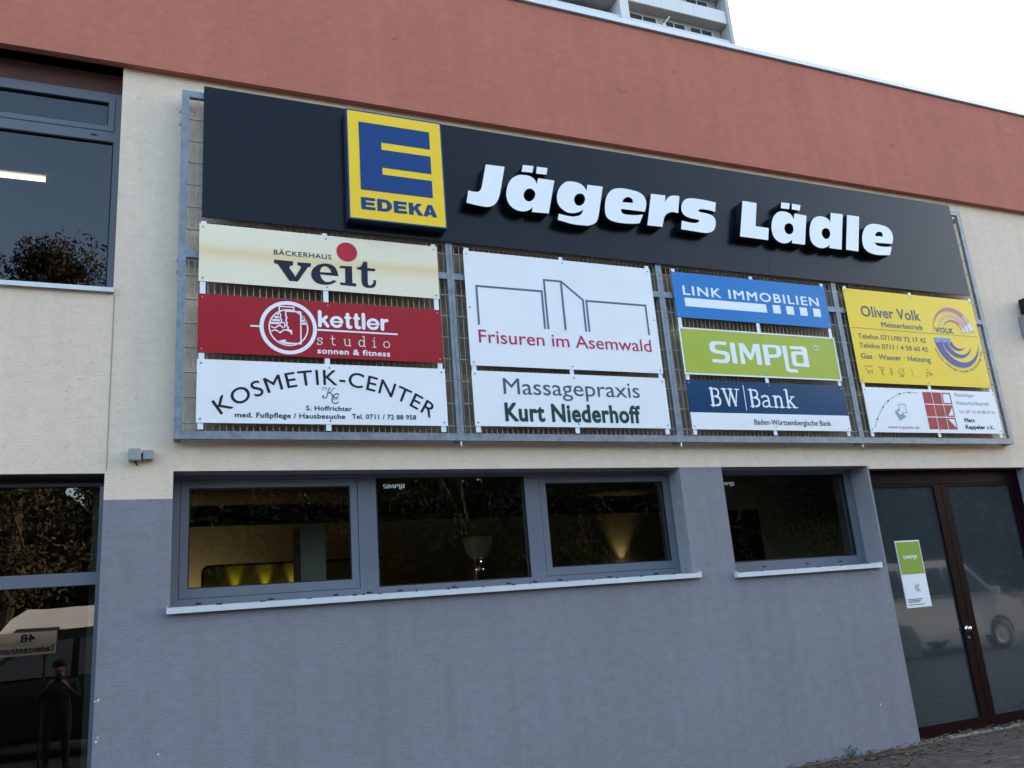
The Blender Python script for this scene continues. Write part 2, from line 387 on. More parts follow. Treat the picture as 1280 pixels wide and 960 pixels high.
JL=[[[(2.858,5.624),(3.05,5.628),(2.979,5.335),(2.975,5.324),(2.97,5.311),(2.965,5.296),(2.959,5.282),(2.953,5.268),(2.945,5.255),(2.937,5.242),(2.927,5.231),(2.917,5.22),(2.905,5.21),(2.892,5.202),(2.88,5.195),(2.868,5.19),(2.855,5.187),(2.844,5.185),(2.835,5.183),(2.825,5.183),(2.813,5.183),(2.8,5.184),(2.784,5.184),(2.768,5.185),(2.75,5.187),(2.731,5.188),(2.712,5.19),(2.692,5.193),(2.672,5.196),(2.653,5.199),(2.638,5.201),(2.664,5.327),(2.68,5.326),(2.7,5.324),(2.72,5.323),(2.737,5.323),(2.748,5.324),(2.756,5.326),(2.763,5.33),(2.769,5.334),(2.776,5.339),(2.781,5.345),(2.787,5.351),(2.791,5.359),(2.796,5.37),(2.8,5.382),(2.803,5.394),(2.806,5.403)]],[[(3.244,5.676),(3.356,5.68),(3.338,5.607),(3.224,5.602)],[(3.392,5.679),(3.505,5.681),(3.487,5.607),(3.375,5.603)],[(3.393,5.556),(3.566,5.556),(3.47,5.194),(3.293,5.188),(3.308,5.243),(3.301,5.235),(3.292,5.226),(3.281,5.216),(3.269,5.208),(3.257,5.201),(3.243,5.194),(3.228,5.188),(3.212,5.184),(3.196,5.182),(3.18,5.182),(3.163,5.183),(3.147,5.185),(3.133,5.189),(3.119,5.194),(3.107,5.2),(3.095,5.208),(3.084,5.218),(3.073,5.229),(3.064,5.243),(3.056,5.258),(3.05,5.276),(3.046,5.296),(3.043,5.317),(3.043,5.338),(3.046,5.361),(3.051,5.385),(3.058,5.408),(3.065,5.43),(3.073,5.449),(3.082,5.468),(3.093,5.484),(3.104,5.5),(3.116,5.513),(3.129,5.525),(3.143,5.536),(3.157,5.545),(3.171,5.553),(3.184,5.559),(3.199,5.563),(3.214,5.567),(3.23,5.569),(3.248,5.57),(3.265,5.571),(3.281,5.57),(3.295,5.568),(3.307,5.565),(3.319,5.561),(3.33,5.556),(3.339,5.55),(3.347,5.543),(3.354,5.535),(3.36,5.527),(3.365,5.517),(3.369,5.506),(3.371,5.496),(3.373,5.488)],[(3.29,5.433),(3.3,5.434),(3.309,5.433),(3.318,5.43),(3.325,5.426),(3.332,5.42),(3.339,5.413),(3.344,5.404),(3.347,5.396),(3.348,5.386),(3.347,5.376),(3.344,5.366),(3.341,5.356),(3.336,5.345),(3.33,5.335),(3.323,5.325),(3.315,5.317),(3.306,5.31),(3.297,5.304),(3.287,5.299),(3.278,5.296),(3.269,5.295),(3.26,5.296),(3.252,5.298),(3.245,5.301),(3.238,5.306),(3.232,5.313),(3.227,5.321),(3.223,5.329),(3.222,5.338),(3.221,5.348),(3.222,5.358),(3.225,5.368),(3.229,5.379),(3.235,5.39),(3.242,5.401),(3.249,5.41),(3.259,5.418),(3.269,5.425),(3.28,5.43)]],[[(3.928,5.561),(4.101,5.563),(4.017,5.244),(4.012,5.23),(4.006,5.213),(3.999,5.195),(3.991,5.18),(3.983,5.168),(3.973,5.159),(3.962,5.151),(3.95,5.143),(3.936,5.135),(3.92,5.128),(3.905,5.122),(3.89,5.117),(3.881,5.115),(3.873,5.114),(3.864,5.114),(3.847,5.114),(3.822,5.113),(3.791,5.111),(3.756,5.111),(3.72,5.113),(3.68,5.117),(3.635,5.125),(3.593,5.133),(3.56,5.138),(3.578,5.205),(3.598,5.202),(3.623,5.199),(3.649,5.195),(3.672,5.193),(3.691,5.192),(3.708,5.192),(3.725,5.193),(3.741,5.195),(3.757,5.199),(3.773,5.203),(3.788,5.208),(3.801,5.214),(3.811,5.221),(3.82,5.228),(3.827,5.235),(3.833,5.244),(3.839,5.255),(3.844,5.267),(3.849,5.279),(3.852,5.288),(3.845,5.281),(3.835,5.273),(3.824,5.264),(3.811,5.256),(3.796,5.249),(3.78,5.242),(3.762,5.236),(3.745,5.231),(3.727,5.229),(3.71,5.228),(3.692,5.228),(3.676,5.23),(3.661,5.235),(3.647,5.241),(3.634,5.249),(3.621,5.258),(3.61,5.267),(3.599,5.278),(3.59,5.29),(3.583,5.303),(3.578,5.319),(3.575,5.337),(3.574,5.356),(3.575,5.375),(3.578,5.396),(3.584,5.417),(3.591,5.438),(3.599,5.458),(3.609,5.475),(3.62,5.492),(3.631,5.507),(3.644,5.521),(3.657,5.533),(3.67,5.545),(3.684,5.555),(3.7,5.563),(3.716,5.568),(3.734,5.571),(3.752,5.572),(3.771,5.573),(3.79,5.572),(3.81,5.57),(3.829,5.567),(3.845,5.562),(3.859,5.556),(3.87,5.549),(3.88,5.541),(3.889,5.532),(3.896,5.521),(3.902,5.51),(3.908,5.499),(3.912,5.49)],[(3.831,5.452),(3.841,5.453),(3.851,5.452),(3.86,5.45),(3.868,5.446),(3.874,5.44),(3.879,5.432),(3.883,5.423),(3.885,5.414),(3.885,5.404),(3.884,5.394),(3.881,5.385),(3.877,5.375),(3.872,5.365),(3.865,5.354),(3.857,5.345),(3.849,5.337),(3.841,5.33),(3.831,5.325),(3.822,5.321),(3.812,5.319),(3.803,5.318),(3.794,5.319),(3.786,5.321),(3.778,5.326),(3.772,5.332),(3.767,5.341),(3.764,5.35),(3.761,5.36),(3.761,5.37),(3.761,5.38),(3.764,5.39),(3.767,5.4),(3.772,5.41),(3.778,5.42),(3.785,5.428),(3.793,5.436),(3.802,5.442),(3.811,5.447),(3.821,5.45)]],[[(4.559,5.346),(4.565,5.362),(4.573,5.383),(4.58,5.405),(4.585,5.425),(4.588,5.442),(4.589,5.458),(4.588,5.473),(4.585,5.487),(4.581,5.501),(4.575,5.513),(4.568,5.524),(4.558,5.534),(4.547,5.543),(4.534,5.55),(4.519,5.557),(4.503,5.562),(4.484,5.566),(4.463,5.568),(4.44,5.57),(4.418,5.572),(4.396,5.574),(4.373,5.576),(4.35,5.577),(4.327,5.576),(4.303,5.574),(4.279,5.57),(4.256,5.565),(4.234,5.558),(4.216,5.55),(4.2,5.54),(4.185,5.527),(4.171,5.514),(4.157,5.498),(4.145,5.479),(4.133,5.46),(4.123,5.44),(4.115,5.418),(4.109,5.396),(4.104,5.373),(4.1,5.351),(4.097,5.328),(4.095,5.305),(4.094,5.284),(4.096,5.265),(4.099,5.25),(4.105,5.237),(4.112,5.226),(4.121,5.217),(4.132,5.21),(4.145,5.204),(4.159,5.199),(4.176,5.196),(4.195,5.192),(4.216,5.19),(4.239,5.189),(4.264,5.188),(4.292,5.188),(4.322,5.189),(4.352,5.192),(4.381,5.194),(4.408,5.198),(4.436,5.202),(4.46,5.207),(4.479,5.211),(4.533,5.313),(4.515,5.309),(4.493,5.304),(4.469,5.299),(4.447,5.295),(4.426,5.293),(4.405,5.291),(4.386,5.289),(4.367,5.288),(4.351,5.288),(4.335,5.288),(4.321,5.289),(4.31,5.291),(4.3,5.294),(4.293,5.298),(4.287,5.304),(4.282,5.31),(4.28,5.318),(4.28,5.328),(4.281,5.337),(4.282,5.344)],[(4.307,5.421),(4.31,5.428),(4.314,5.436),(4.319,5.445),(4.324,5.453),(4.332,5.461),(4.341,5.469),(4.351,5.475),(4.36,5.481),(4.37,5.484),(4.381,5.486),(4.391,5.487),(4.4,5.486),(4.409,5.483),(4.416,5.478),(4.423,5.471),(4.427,5.464),(4.43,5.455),(4.431,5.445),(4.43,5.435),(4.43,5.427)]],[[(4.661,5.56),(4.834,5.564),(4.817,5.487),(4.825,5.497),(4.834,5.51),(4.844,5.523),(4.854,5.535),(4.865,5.545),(4.877,5.553),(4.888,5.561),(4.9,5.567),(4.912,5.571),(4.924,5.574),(4.937,5.577),(4.95,5.578),(4.965,5.579),(4.98,5.579),(4.995,5.578),(5.007,5.578),(4.962,5.381),(4.95,5.382),(4.934,5.385),(4.916,5.386),(4.9,5.386),(4.885,5.384),(4.871,5.38),(4.856,5.375),(4.843,5.369),(4.83,5.361),(4.818,5.352),(4.807,5.342),(4.797,5.332),(4.789,5.321),(4.783,5.31),(4.779,5.3),(4.775,5.291),(4.745,5.202),(4.567,5.199)]],[[(5.462,5.565),(5.434,5.452),(5.422,5.454),(5.407,5.457),(5.39,5.46),(5.373,5.462),(5.354,5.464),(5.333,5.465),(5.313,5.465),(5.295,5.465),(5.28,5.465),(5.267,5.464),(5.255,5.462),(5.245,5.459),(5.235,5.455),(5.227,5.45),(5.221,5.445),(5.219,5.441),(5.221,5.437),(5.226,5.433),(5.235,5.43),(5.247,5.427),(5.262,5.425),(5.282,5.424),(5.303,5.423),(5.323,5.421),(5.342,5.418),(5.36,5.415),(5.377,5.41),(5.391,5.404),(5.402,5.395),(5.411,5.386),(5.418,5.375),(5.421,5.362),(5.423,5.347),(5.421,5.33),(5.418,5.313),(5.413,5.296),(5.407,5.28),(5.399,5.264),(5.389,5.248),(5.377,5.235),(5.362,5.223),(5.345,5.213),(5.326,5.205),(5.307,5.199),(5.289,5.195),(5.271,5.193),(5.252,5.193),(5.229,5.192),(5.201,5.193),(5.17,5.194),(5.137,5.196),(5.104,5.197),(5.069,5.199),(5.032,5.2),(4.997,5.2),(4.97,5.201),(4.994,5.301),(5.011,5.299),(5.033,5.296),(5.056,5.293),(5.078,5.291),(5.097,5.29),(5.115,5.289),(5.131,5.29),(5.147,5.291),(5.162,5.293),(5.176,5.297),(5.189,5.301),(5.198,5.305),(5.209,5.314),(5.211,5.324),(5.21,5.328),(5.207,5.331),(5.201,5.334),(5.19,5.337),(5.171,5.338),(5.147,5.339),(5.122,5.34),(5.1,5.343),(5.081,5.347),(5.063,5.352),(5.048,5.359),(5.035,5.367),(5.024,5.377),(5.017,5.388),(5.012,5.401),(5.009,5.415),(5.008,5.43),(5.01,5.447),(5.014,5.464),(5.019,5.48),(5.026,5.494),(5.034,5.508),(5.043,5.521),(5.054,5.533),(5.065,5.543),(5.077,5.552),(5.091,5.559),(5.107,5.566),(5.126,5.57),(5.146,5.573),(5.168,5.575),(5.193,5.577),(5.222,5.577),(5.253,5.577),(5.287,5.576),(5.321,5.575),(5.357,5.573),(5.396,5.57),(5.433,5.567)]],[[(5.821,5.631),(6.008,5.628),(5.941,5.348),(6.118,5.344),(6.082,5.2),(5.71,5.202)]],[[(6.357,5.683),(6.475,5.684),(6.452,5.611),(6.335,5.609)],[(6.507,5.685),(6.625,5.682),(6.601,5.612),(6.488,5.612)],[(6.519,5.567),(6.684,5.561),(6.585,5.198),(6.402,5.199),(6.42,5.245),(6.41,5.237),(6.397,5.226),(6.383,5.215),(6.368,5.206),(6.351,5.198),(6.332,5.192),(6.313,5.187),(6.294,5.184),(6.275,5.184),(6.255,5.187),(6.236,5.191),(6.219,5.198),(6.203,5.208),(6.188,5.22),(6.175,5.235),(6.165,5.252),(6.159,5.272),(6.155,5.295),(6.153,5.319),(6.154,5.343),(6.158,5.368),(6.165,5.393),(6.174,5.418),(6.183,5.441),(6.194,5.462),(6.206,5.481),(6.219,5.499),(6.234,5.515),(6.249,5.529),(6.266,5.542),(6.284,5.553),(6.302,5.561),(6.32,5.568),(6.338,5.571),(6.356,5.573),(6.374,5.574),(6.392,5.573),(6.41,5.57),(6.427,5.566),(6.441,5.561),(6.453,5.555),(6.462,5.548),(6.469,5.539),(6.475,5.531),(6.48,5.521),(6.483,5.509),(6.485,5.499),(6.487,5.49)],[(6.416,5.437),(6.426,5.436),(6.437,5.434),(6.446,5.43),(6.453,5.424),(6.458,5.415),(6.462,5.403),(6.463,5.391),(6.463,5.379),(6.461,5.367),(6.457,5.355),(6.451,5.344),(6.444,5.333),(6.436,5.324),(6.426,5.316),(6.415,5.31),(6.404,5.305),(6.393,5.303),(6.38,5.302),(6.369,5.304),(6.359,5.307),(6.351,5.312),(6.344,5.32),(6.339,5.329),(6.336,5.338),(6.334,5.348),(6.334,5.36),(6.335,5.371),(6.339,5.382),(6.344,5.392),(6.351,5.403),(6.359,5.413),(6.369,5.421),(6.379,5.427),(6.392,5.432),(6.404,5.436)]],[[(7.051,5.641),(7.23,5.643),(7.109,5.194),(6.928,5.196),(6.946,5.236),(6.933,5.228),(6.918,5.217),(6.9,5.206),(6.881,5.198),(6.861,5.191),(6.839,5.186),(6.817,5.183),(6.795,5.182),(6.775,5.184),(6.754,5.189),(6.735,5.196),(6.719,5.205),(6.705,5.217),(6.695,5.23),(6.686,5.247),(6.681,5.265),(6.678,5.286),(6.679,5.31),(6.681,5.335),(6.686,5.361),(6.691,5.386),(6.699,5.412),(6.709,5.437),(6.72,5.46),(6.732,5.482),(6.746,5.502),(6.761,5.52),(6.777,5.535),(6.795,5.548),(6.813,5.558),(6.832,5.566),(6.851,5.572),(6.87,5.577),(6.889,5.578),(6.908,5.579),(6.925,5.578),(6.942,5.576),(6.958,5.574),(6.972,5.569),(6.985,5.564),(6.996,5.555),(7.006,5.544),(7.014,5.534),(7.02,5.525)],[(6.942,5.439),(6.951,5.438),(6.961,5.435),(6.97,5.431),(6.976,5.425),(6.981,5.416),(6.985,5.405),(6.987,5.392),(6.987,5.38),(6.984,5.368),(6.979,5.355),(6.972,5.343),(6.963,5.332),(6.954,5.322),(6.942,5.314),(6.931,5.307),(6.919,5.303),(6.909,5.302),(6.898,5.303),(6.888,5.307),(6.88,5.312),(6.873,5.319),(6.867,5.328),(6.862,5.338),(6.859,5.349),(6.859,5.36),(6.861,5.372),(6.865,5.384),(6.87,5.395),(6.876,5.405),(6.884,5.413),(6.893,5.421),(6.902,5.427),(6.911,5.432),(6.922,5.436),(6.932,5.438)]],[[(7.295,5.644),(7.477,5.644),(7.359,5.198),(7.176,5.2)]],[[(7.916,5.349),(7.924,5.367),(7.934,5.39),(7.943,5.415),(7.949,5.438),(7.951,5.458),(7.95,5.477),(7.947,5.494),(7.941,5.51),(7.932,5.525),(7.92,5.538),(7.904,5.55),(7.886,5.559),(7.863,5.566),(7.836,5.572),(7.807,5.575),(7.778,5.578),(7.75,5.58),(7.722,5.58),(7.693,5.579),(7.667,5.576),(7.641,5.57),(7.617,5.563),(7.595,5.554),(7.575,5.543),(7.557,5.532),(7.541,5.518),(7.526,5.503),(7.512,5.486),(7.498,5.465),(7.485,5.442),(7.473,5.418),(7.463,5.394),(7.456,5.369),(7.45,5.342),(7.447,5.316),(7.447,5.294),(7.45,5.275),(7.456,5.258),(7.465,5.244),(7.475,5.231),(7.487,5.22),(7.502,5.211),(7.519,5.203),(7.538,5.197),(7.56,5.191),(7.583,5.187),(7.611,5.185),(7.644,5.184),(7.69,5.186),(7.746,5.191),(7.8,5.196),(7.841,5.2),(7.897,5.311),(7.872,5.308),(7.839,5.303),(7.804,5.3),(7.773,5.298),(7.745,5.297),(7.719,5.297),(7.694,5.298),(7.675,5.302),(7.659,5.309),(7.648,5.319),(7.64,5.329),(7.633,5.337)],[(7.666,5.423),(7.671,5.431),(7.677,5.442),(7.684,5.453),(7.693,5.463),(7.705,5.47),(7.717,5.477),(7.731,5.482),(7.743,5.484),(7.755,5.485),(7.767,5.484),(7.778,5.481),(7.785,5.475),(7.789,5.464),(7.79,5.45),(7.789,5.436),(7.788,5.426)]]]
VEIT=[[(0.942,4.521),(1.096,4.519),(1.093,4.483),(1.089,4.482),(1.083,4.48),(1.077,4.479),(1.073,4.476),(1.07,4.473),(1.067,4.468),(1.065,4.464),(1.064,4.461),(1.113,4.384),(1.158,4.466),(1.158,4.469),(1.158,4.474),(1.157,4.479),(1.154,4.482),(1.149,4.484),(1.143,4.485),(1.136,4.486),(1.131,4.487),(1.131,4.515),(1.243,4.516),(1.239,4.485),(1.216,4.478),(1.132,4.342),(1.064,4.342),(0.972,4.48),(0.96,4.487),(0.942,4.487)],[(1.47,4.419),(1.468,4.429),(1.466,4.442),(1.464,4.455),(1.46,4.468),(1.454,4.48),(1.448,4.492),(1.44,4.503),(1.429,4.512),(1.416,4.518),(1.4,4.523),(1.383,4.525),(1.366,4.526),(1.35,4.524),(1.333,4.521),(1.318,4.515),(1.303,4.509),(1.29,4.501),(1.279,4.491),(1.268,4.481),(1.26,4.471),(1.253,4.46),(1.248,4.449),(1.244,4.438),(1.242,4.427),(1.242,4.415),(1.243,4.404),(1.246,4.392),(1.25,4.381),(1.257,4.371),(1.265,4.361),(1.274,4.351),(1.284,4.344),(1.297,4.339),(1.31,4.335),(1.325,4.333),(1.339,4.332),(1.353,4.332),(1.367,4.333),(1.381,4.335),(1.394,4.338),(1.405,4.342),(1.416,4.346),(1.425,4.352),(1.433,4.356),(1.44,4.362),(1.446,4.367),(1.451,4.372),(1.454,4.375),(1.449,4.376),(1.442,4.378),(1.434,4.379),(1.426,4.378),(1.418,4.375),(1.411,4.37),(1.402,4.365),(1.394,4.362),(1.385,4.36),(1.376,4.359),(1.367,4.359),(1.359,4.361),(1.35,4.366),(1.342,4.372),(1.334,4.38),(1.328,4.388),(1.324,4.397),(1.321,4.406),(1.319,4.415),(1.317,4.423)],[(1.315,4.443),(1.316,4.449),(1.318,4.457),(1.32,4.465),(1.322,4.472),(1.325,4.478),(1.329,4.484),(1.333,4.489),(1.338,4.492),(1.343,4.496),(1.349,4.498),(1.355,4.5),(1.362,4.5),(1.369,4.498),(1.376,4.495),(1.383,4.491),(1.389,4.487),(1.394,4.482),(1.398,4.478),(1.401,4.472),(1.404,4.467),(1.407,4.462),(1.408,4.456),(1.409,4.45),(1.41,4.446)],[(1.485,4.516),(1.589,4.521),(1.588,4.368),(1.621,4.366),(1.619,4.338),(1.484,4.342),(1.485,4.366),(1.527,4.364),(1.529,4.496),(1.483,4.496)],[(1.688,4.576),(1.723,4.572),(1.722,4.518),(1.791,4.516),(1.789,4.493),(1.723,4.492),(1.721,4.379),(1.722,4.376),(1.722,4.371),(1.724,4.366),(1.726,4.362),(1.73,4.36),(1.735,4.359),(1.741,4.358),(1.746,4.36),(1.752,4.364),(1.758,4.37),(1.764,4.377),(1.768,4.383),(1.769,4.39),(1.77,4.398),(1.77,4.405),(1.769,4.411),(1.793,4.411),(1.793,4.404),(1.794,4.395),(1.793,4.386),(1.792,4.377),(1.789,4.368),(1.785,4.359),(1.78,4.351),(1.774,4.345),(1.767,4.341),(1.76,4.338),(1.751,4.336),(1.741,4.335),(1.73,4.335),(1.718,4.335),(1.707,4.336),(1.697,4.339),(1.689,4.343),(1.683,4.348),(1.677,4.355),(1.673,4.362),(1.67,4.372),(1.668,4.382),(1.667,4.392),(1.666,4.4),(1.668,4.494),(1.629,4.499),(1.631,4.515),(1.638,4.516),(1.646,4.519),(1.655,4.522),(1.662,4.525),(1.668,4.53),(1.672,4.536),(1.676,4.542),(1.679,4.549),(1.682,4.556),(1.685,4.563),(1.687,4.57)]]
SIMPLA=[[(5.41,4.048),(5.404,4.014),(5.381,4.014),(5.352,4.015),(5.323,4.015),(5.3,4.014),(5.286,4.013),(5.278,4.012),(5.272,4.01),(5.267,4.007),(5.261,4.002),(5.257,3.996),(5.255,3.989),(5.253,3.983),(5.253,3.977),(5.254,3.971),(5.256,3.965),(5.261,3.961),(5.269,3.958),(5.281,3.955),(5.292,3.954),(5.301,3.953),(5.364,3.948),(5.373,3.946),(5.386,3.945),(5.398,3.942),(5.408,3.938),(5.415,3.932),(5.42,3.925),(5.423,3.916),(5.425,3.907),(5.425,3.896),(5.424,3.885),(5.422,3.873),(5.419,3.862),(5.415,3.853),(5.41,3.845),(5.404,3.838),(5.397,3.832),(5.392,3.828),(5.387,3.825),(5.377,3.822),(5.359,3.821),(5.325,3.82),(5.28,3.821),(5.235,3.821),(5.201,3.822),(5.207,3.857),(5.324,3.857),(5.332,3.858),(5.341,3.86),(5.35,3.863),(5.357,3.866),(5.361,3.87),(5.364,3.876),(5.365,3.881),(5.365,3.886),(5.366,3.892),(5.365,3.897),(5.363,3.902),(5.36,3.906),(5.353,3.909),(5.344,3.91),(5.335,3.911),(5.329,3.912),(5.25,3.921),(5.241,3.923),(5.229,3.926),(5.218,3.93),(5.208,3.934),(5.202,3.94),(5.198,3.946),(5.195,3.952),(5.192,3.96),(5.191,3.969),(5.19,3.979),(5.191,3.99),(5.192,4),(5.195,4.009),(5.199,4.018),(5.204,4.027),(5.212,4.034),(5.219,4.039),(5.228,4.043),(5.24,4.046),(5.26,4.048),(5.293,4.049),(5.335,4.049),(5.378,4.049)],[(5.447,4.043),(5.509,4.045),(5.512,3.821),(5.451,3.821)],[(5.559,4.044),(5.621,4.045),(5.695,3.93),(5.743,4.044),(5.823,4.046),(5.824,3.822),(5.76,3.82),(5.761,3.974),(5.701,3.868),(5.669,3.868),(5.597,3.968),(5.612,3.821),(5.554,3.821)],[(5.864,4.045),(6.045,4.048),(6.054,4.046),(6.066,4.044),(6.077,4.041),(6.086,4.038),(6.092,4.033),(6.096,4.027),(6.098,4.021),(6.099,4.011),(6.1,3.999),(6.1,3.984),(6.098,3.968),(6.095,3.954),(6.09,3.943),(6.083,3.933),(6.074,3.924),(6.065,3.917),(6.055,3.913),(6.043,3.91),(6.032,3.908),(6.023,3.907),(5.93,3.903),(5.929,3.821),(5.86,3.82)],[(5.928,4.015),(6.008,4.016),(6.014,4.015),(6.022,4.014),(6.029,4.012),(6.035,4.008),(6.037,4.002),(6.037,3.994),(6.037,3.985),(6.036,3.977),(6.034,3.97),(6.032,3.963),(6.03,3.957),(6.026,3.951),(6.019,3.947),(6.011,3.944),(6.003,3.942),(5.997,3.941),(5.928,3.939)],[(6.119,4.045),(6.179,4.046),(6.171,3.83),(6.172,3.823),(6.172,3.814),(6.174,3.806),(6.177,3.799),(6.184,3.795),(6.193,3.793),(6.202,3.792),(6.209,3.79),(6.278,3.791),(6.286,3.757),(6.183,3.756),(6.173,3.757),(6.161,3.76),(6.148,3.763),(6.138,3.767),(6.132,3.774),(6.128,3.782),(6.126,3.791),(6.123,3.797)],[(6.221,4.047),(6.396,4.05),(6.405,4.047),(6.417,4.045),(6.428,4.041),(6.438,4.036),(6.443,4.027),(6.445,4.017),(6.447,4.006),(6.448,3.998),(6.446,3.823),(6.272,3.824),(6.263,3.825),(6.251,3.827),(6.239,3.83),(6.231,3.834),(6.226,3.841),(6.224,3.849),(6.223,3.857),(6.223,3.863),(6.223,3.945),(6.225,3.953),(6.228,3.962),(6.232,3.971),(6.237,3.979),(6.245,3.984),(6.254,3.987),(6.263,3.989),(6.27,3.991),(6.379,3.994),(6.38,4.002),(6.377,4.009),(6.372,4.011),(6.364,4.012),(6.356,4.013),(6.35,4.014),(6.224,4.013)],[(6.293,3.955),(6.381,3.956),(6.379,3.863),(6.303,3.864),(6.299,3.865),(6.293,3.865),(6.287,3.867),(6.283,3.874),(6.281,3.887),(6.282,3.905),(6.283,3.924),(6.284,3.938)]]
# ================================================================ ground
g = MB(); g.quad((-400,-400,0),(400,-400,0),(400,400,0),(-400,400,0)); tag(g.build('ground', M_['asphalt']), kind='structure')
def paver_mat():
    m = mat('brick_pavers', (.075, .068, .060), .9, var=.3, vscale=3, bump=.3, bscale=90, grain=.2, gscale=30); n = m.node_tree.nodes; l = m.node_tree.links; p = n['Principled BSDF']
    src = p.inputs['Base Color'].links[0].from_socket
    tc = n.new('ShaderNodeTexCoord'); b = n.new('ShaderNodeTexBrick'); b.inputs['Scale'].default_value = 1; b.inputs['Brick Width'].default_value = .2; b.inputs['Row Height'].default_value = .1; b.inputs['Mortar Size'].default_value = .006
    b.inputs['Color1'].default_value = (1, 1, 1, 1); b.inputs['Color2'].default_value = (.75, .72, .7, 1); b.inputs['Mortar'].default_value = (.35, .33, .28, 1)
    l.new(tc.outputs['Object'], b.inputs['Vector'])
    x = n.new('ShaderNodeMix'); x.data_type = 'RGBA'; x.blend_type = 'MULTIPLY'; x.inputs[0].default_value = 1; l.new(src, x.inputs[6]); l.new(b.outputs[0], x.inputs[7]); l.new(x.outputs[2], p.inputs['Base Color'])
    bp = [q for q in n if q.type == 'BUMP'][0]
    b2 = n.new('ShaderNodeBump'); b2.inputs['Strength'].default_value = .8; b2.inputs['Distance'].default_value = .01; l.new(b.outputs['Fac'], b2.inputs['Height']); b2.invert = True; l.new(bp.outputs[0], b2.inputs['Normal']); l.new(b2.outputs[0], p.inputs['Normal'])
    return m
PAV = paver_mat()
g = MB(); g.quad((-12,-4.5,.004),(20,-4.5,.004),(20,.13,.004),(-12,.13,.004)); tag(g.build('pavement', PAV), kind='structure')

# ================================================================ shop building
shop = thing('shop_building', (0, 0, 0), 'low rendered shop building, cream above and blue grey below, with red roof band', 'building')
ZS = [-.05, 1.73, 1.75, 2.58, 2.755, 2.775, 2.787, 3.06, 4.19, 4.86, 6.19]
XS = [-9, -5, -4, -.25, .215, .372, 4.73, 5.222, 7.112, 7.14, 9.17, 9.6, 45]
OPEN = [(-5, -.25, 4.19, 6.19), (-4, -.25, -.05, 2.775), (.215, 4.73, 1.75, 2.787), (5.222, 7.112, 1.73, 2.787), (7.14, 9.6, -.05, 2.755)]
DEP = [.30, .40, .34, .40, .40]
def paint(x, z):   # 0 cream 1 blue 3 darker cream behind the lattice, panel shadow painted in
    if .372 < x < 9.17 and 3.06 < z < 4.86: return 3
    if x < .215: return 1 if z < 2.58 and x > -.25 or (z < 2.58 and x < -4) else 0
    if x < 7.14: return 1 if z < 2.787 else 0
    return 1 if z < 2.755 else 0
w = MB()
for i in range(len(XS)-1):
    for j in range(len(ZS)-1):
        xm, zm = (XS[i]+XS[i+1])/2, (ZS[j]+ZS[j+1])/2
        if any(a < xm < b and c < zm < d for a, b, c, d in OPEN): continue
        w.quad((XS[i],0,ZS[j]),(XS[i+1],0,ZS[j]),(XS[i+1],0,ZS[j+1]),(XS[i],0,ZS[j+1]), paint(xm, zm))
for k, ((a, b, c, d), dp) in enumerate(zip(OPEN, DEP)):
    mi = 0 if k < 1 else 1
    w.quad((a,0,c),(a,dp,c),(a,dp,d),(a,0,d), mi); w.quad((b,0,c),(b,0,d),(b,dp,d),(b,dp,c), mi)
    w.quad((a,0,d),(a,dp,d),(b,dp,d),(b,0,d), 2 if k == 0 else mi); w.quad((a,0,c),(b,0,c),(b,dp,c),(a,dp,c), mi)
w.build('wall', [M_['cream'], M_['blue'], M_['soffit'], plaster('shaded_cream_plaster', (.34, .265, .19), .08, .35, .08)], shop)  # fourth plaster: cream with the shade behind the sign panels painted in
# other sides and the roof slab
b = MB(); b.quad((-9,0,-.05),(-9,0,6.19),(-9,14,6.19),(-9,14,-.05)); b.quad((45,0,-.05),(45,14,-.05),(45,14,6.19),(45,0,6.19)); b.quad((-9,14,-.05),(-9,14,6.19),(45,14,6.19),(45,14,-.05)); b.build('side_wall', M_['cream'], shop)
b = MB(); b.box(-9.1, 45.1, -.07, 14.1, 6.19, 7.70); fb = b.build('roof_band', M_['red'], shop)
b = MB(); b.box(-9.13, 45.13, -.10, 14.13, 7.715, 7.775); cp = b.build('coping', M_['cap'], fb)
b = MB(); b.box(-9.08, 45.08, -.055, 14.08, 7.70, 7.715); b.build('drip_gap', M_['gasket'], fb)
b = MB(); b.box(5.01, 5.015, -.0708, -.06, 6.192, 7.699); rj = mat('red_joint_sealant', (.37, .135, .10), .7); b.build('movement_joint', rj, fb)
b = MB(); b.box(.06, .065, -.0708, -.06, 6.192, 7.699); b.build('movement_joint', rj, fb)
b = MB(); b.box(-.243, -.236, -.0025, .004, 2.79, 4.16); b.build('movement_joint', mat('cream_joint_sealant', (.36, .29, .20), .8), shop)
# rooms behind the glass
b = MB()
def room(b, x0, x1, y0, y1, z0, z1, mi=0, skip=()):
    if 'f' not in skip: b.quad((x0,y0,z0),(x1,y0,z0),(x1,y1,z0),(x0,y1,z0), mi)
    b.quad((x0,y0,z1),(x0,y1,z1),(x1,y1,z1),(x1,y0,z1), mi); b.quad((x0,y1,z0),(x1,y1,z0),(x1,y1,z1),(x0,y1,z1), mi)
    b.quad((x0,y0,z0),(x0,y1,z0),(x0,y1,z1),(x0,y0,z1), mi); b.quad((x1,y0,z0),(x1,y0,z1),(x1,y1,z1),(x1,y1,z0), mi)
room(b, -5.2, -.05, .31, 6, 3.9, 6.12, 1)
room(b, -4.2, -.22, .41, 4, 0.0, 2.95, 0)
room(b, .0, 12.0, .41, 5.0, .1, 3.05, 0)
b.build('interior_room', [M_['int_dark'], M_['int_sky'], mat('olive_room', (.055, .05, .03), .9)], shop)
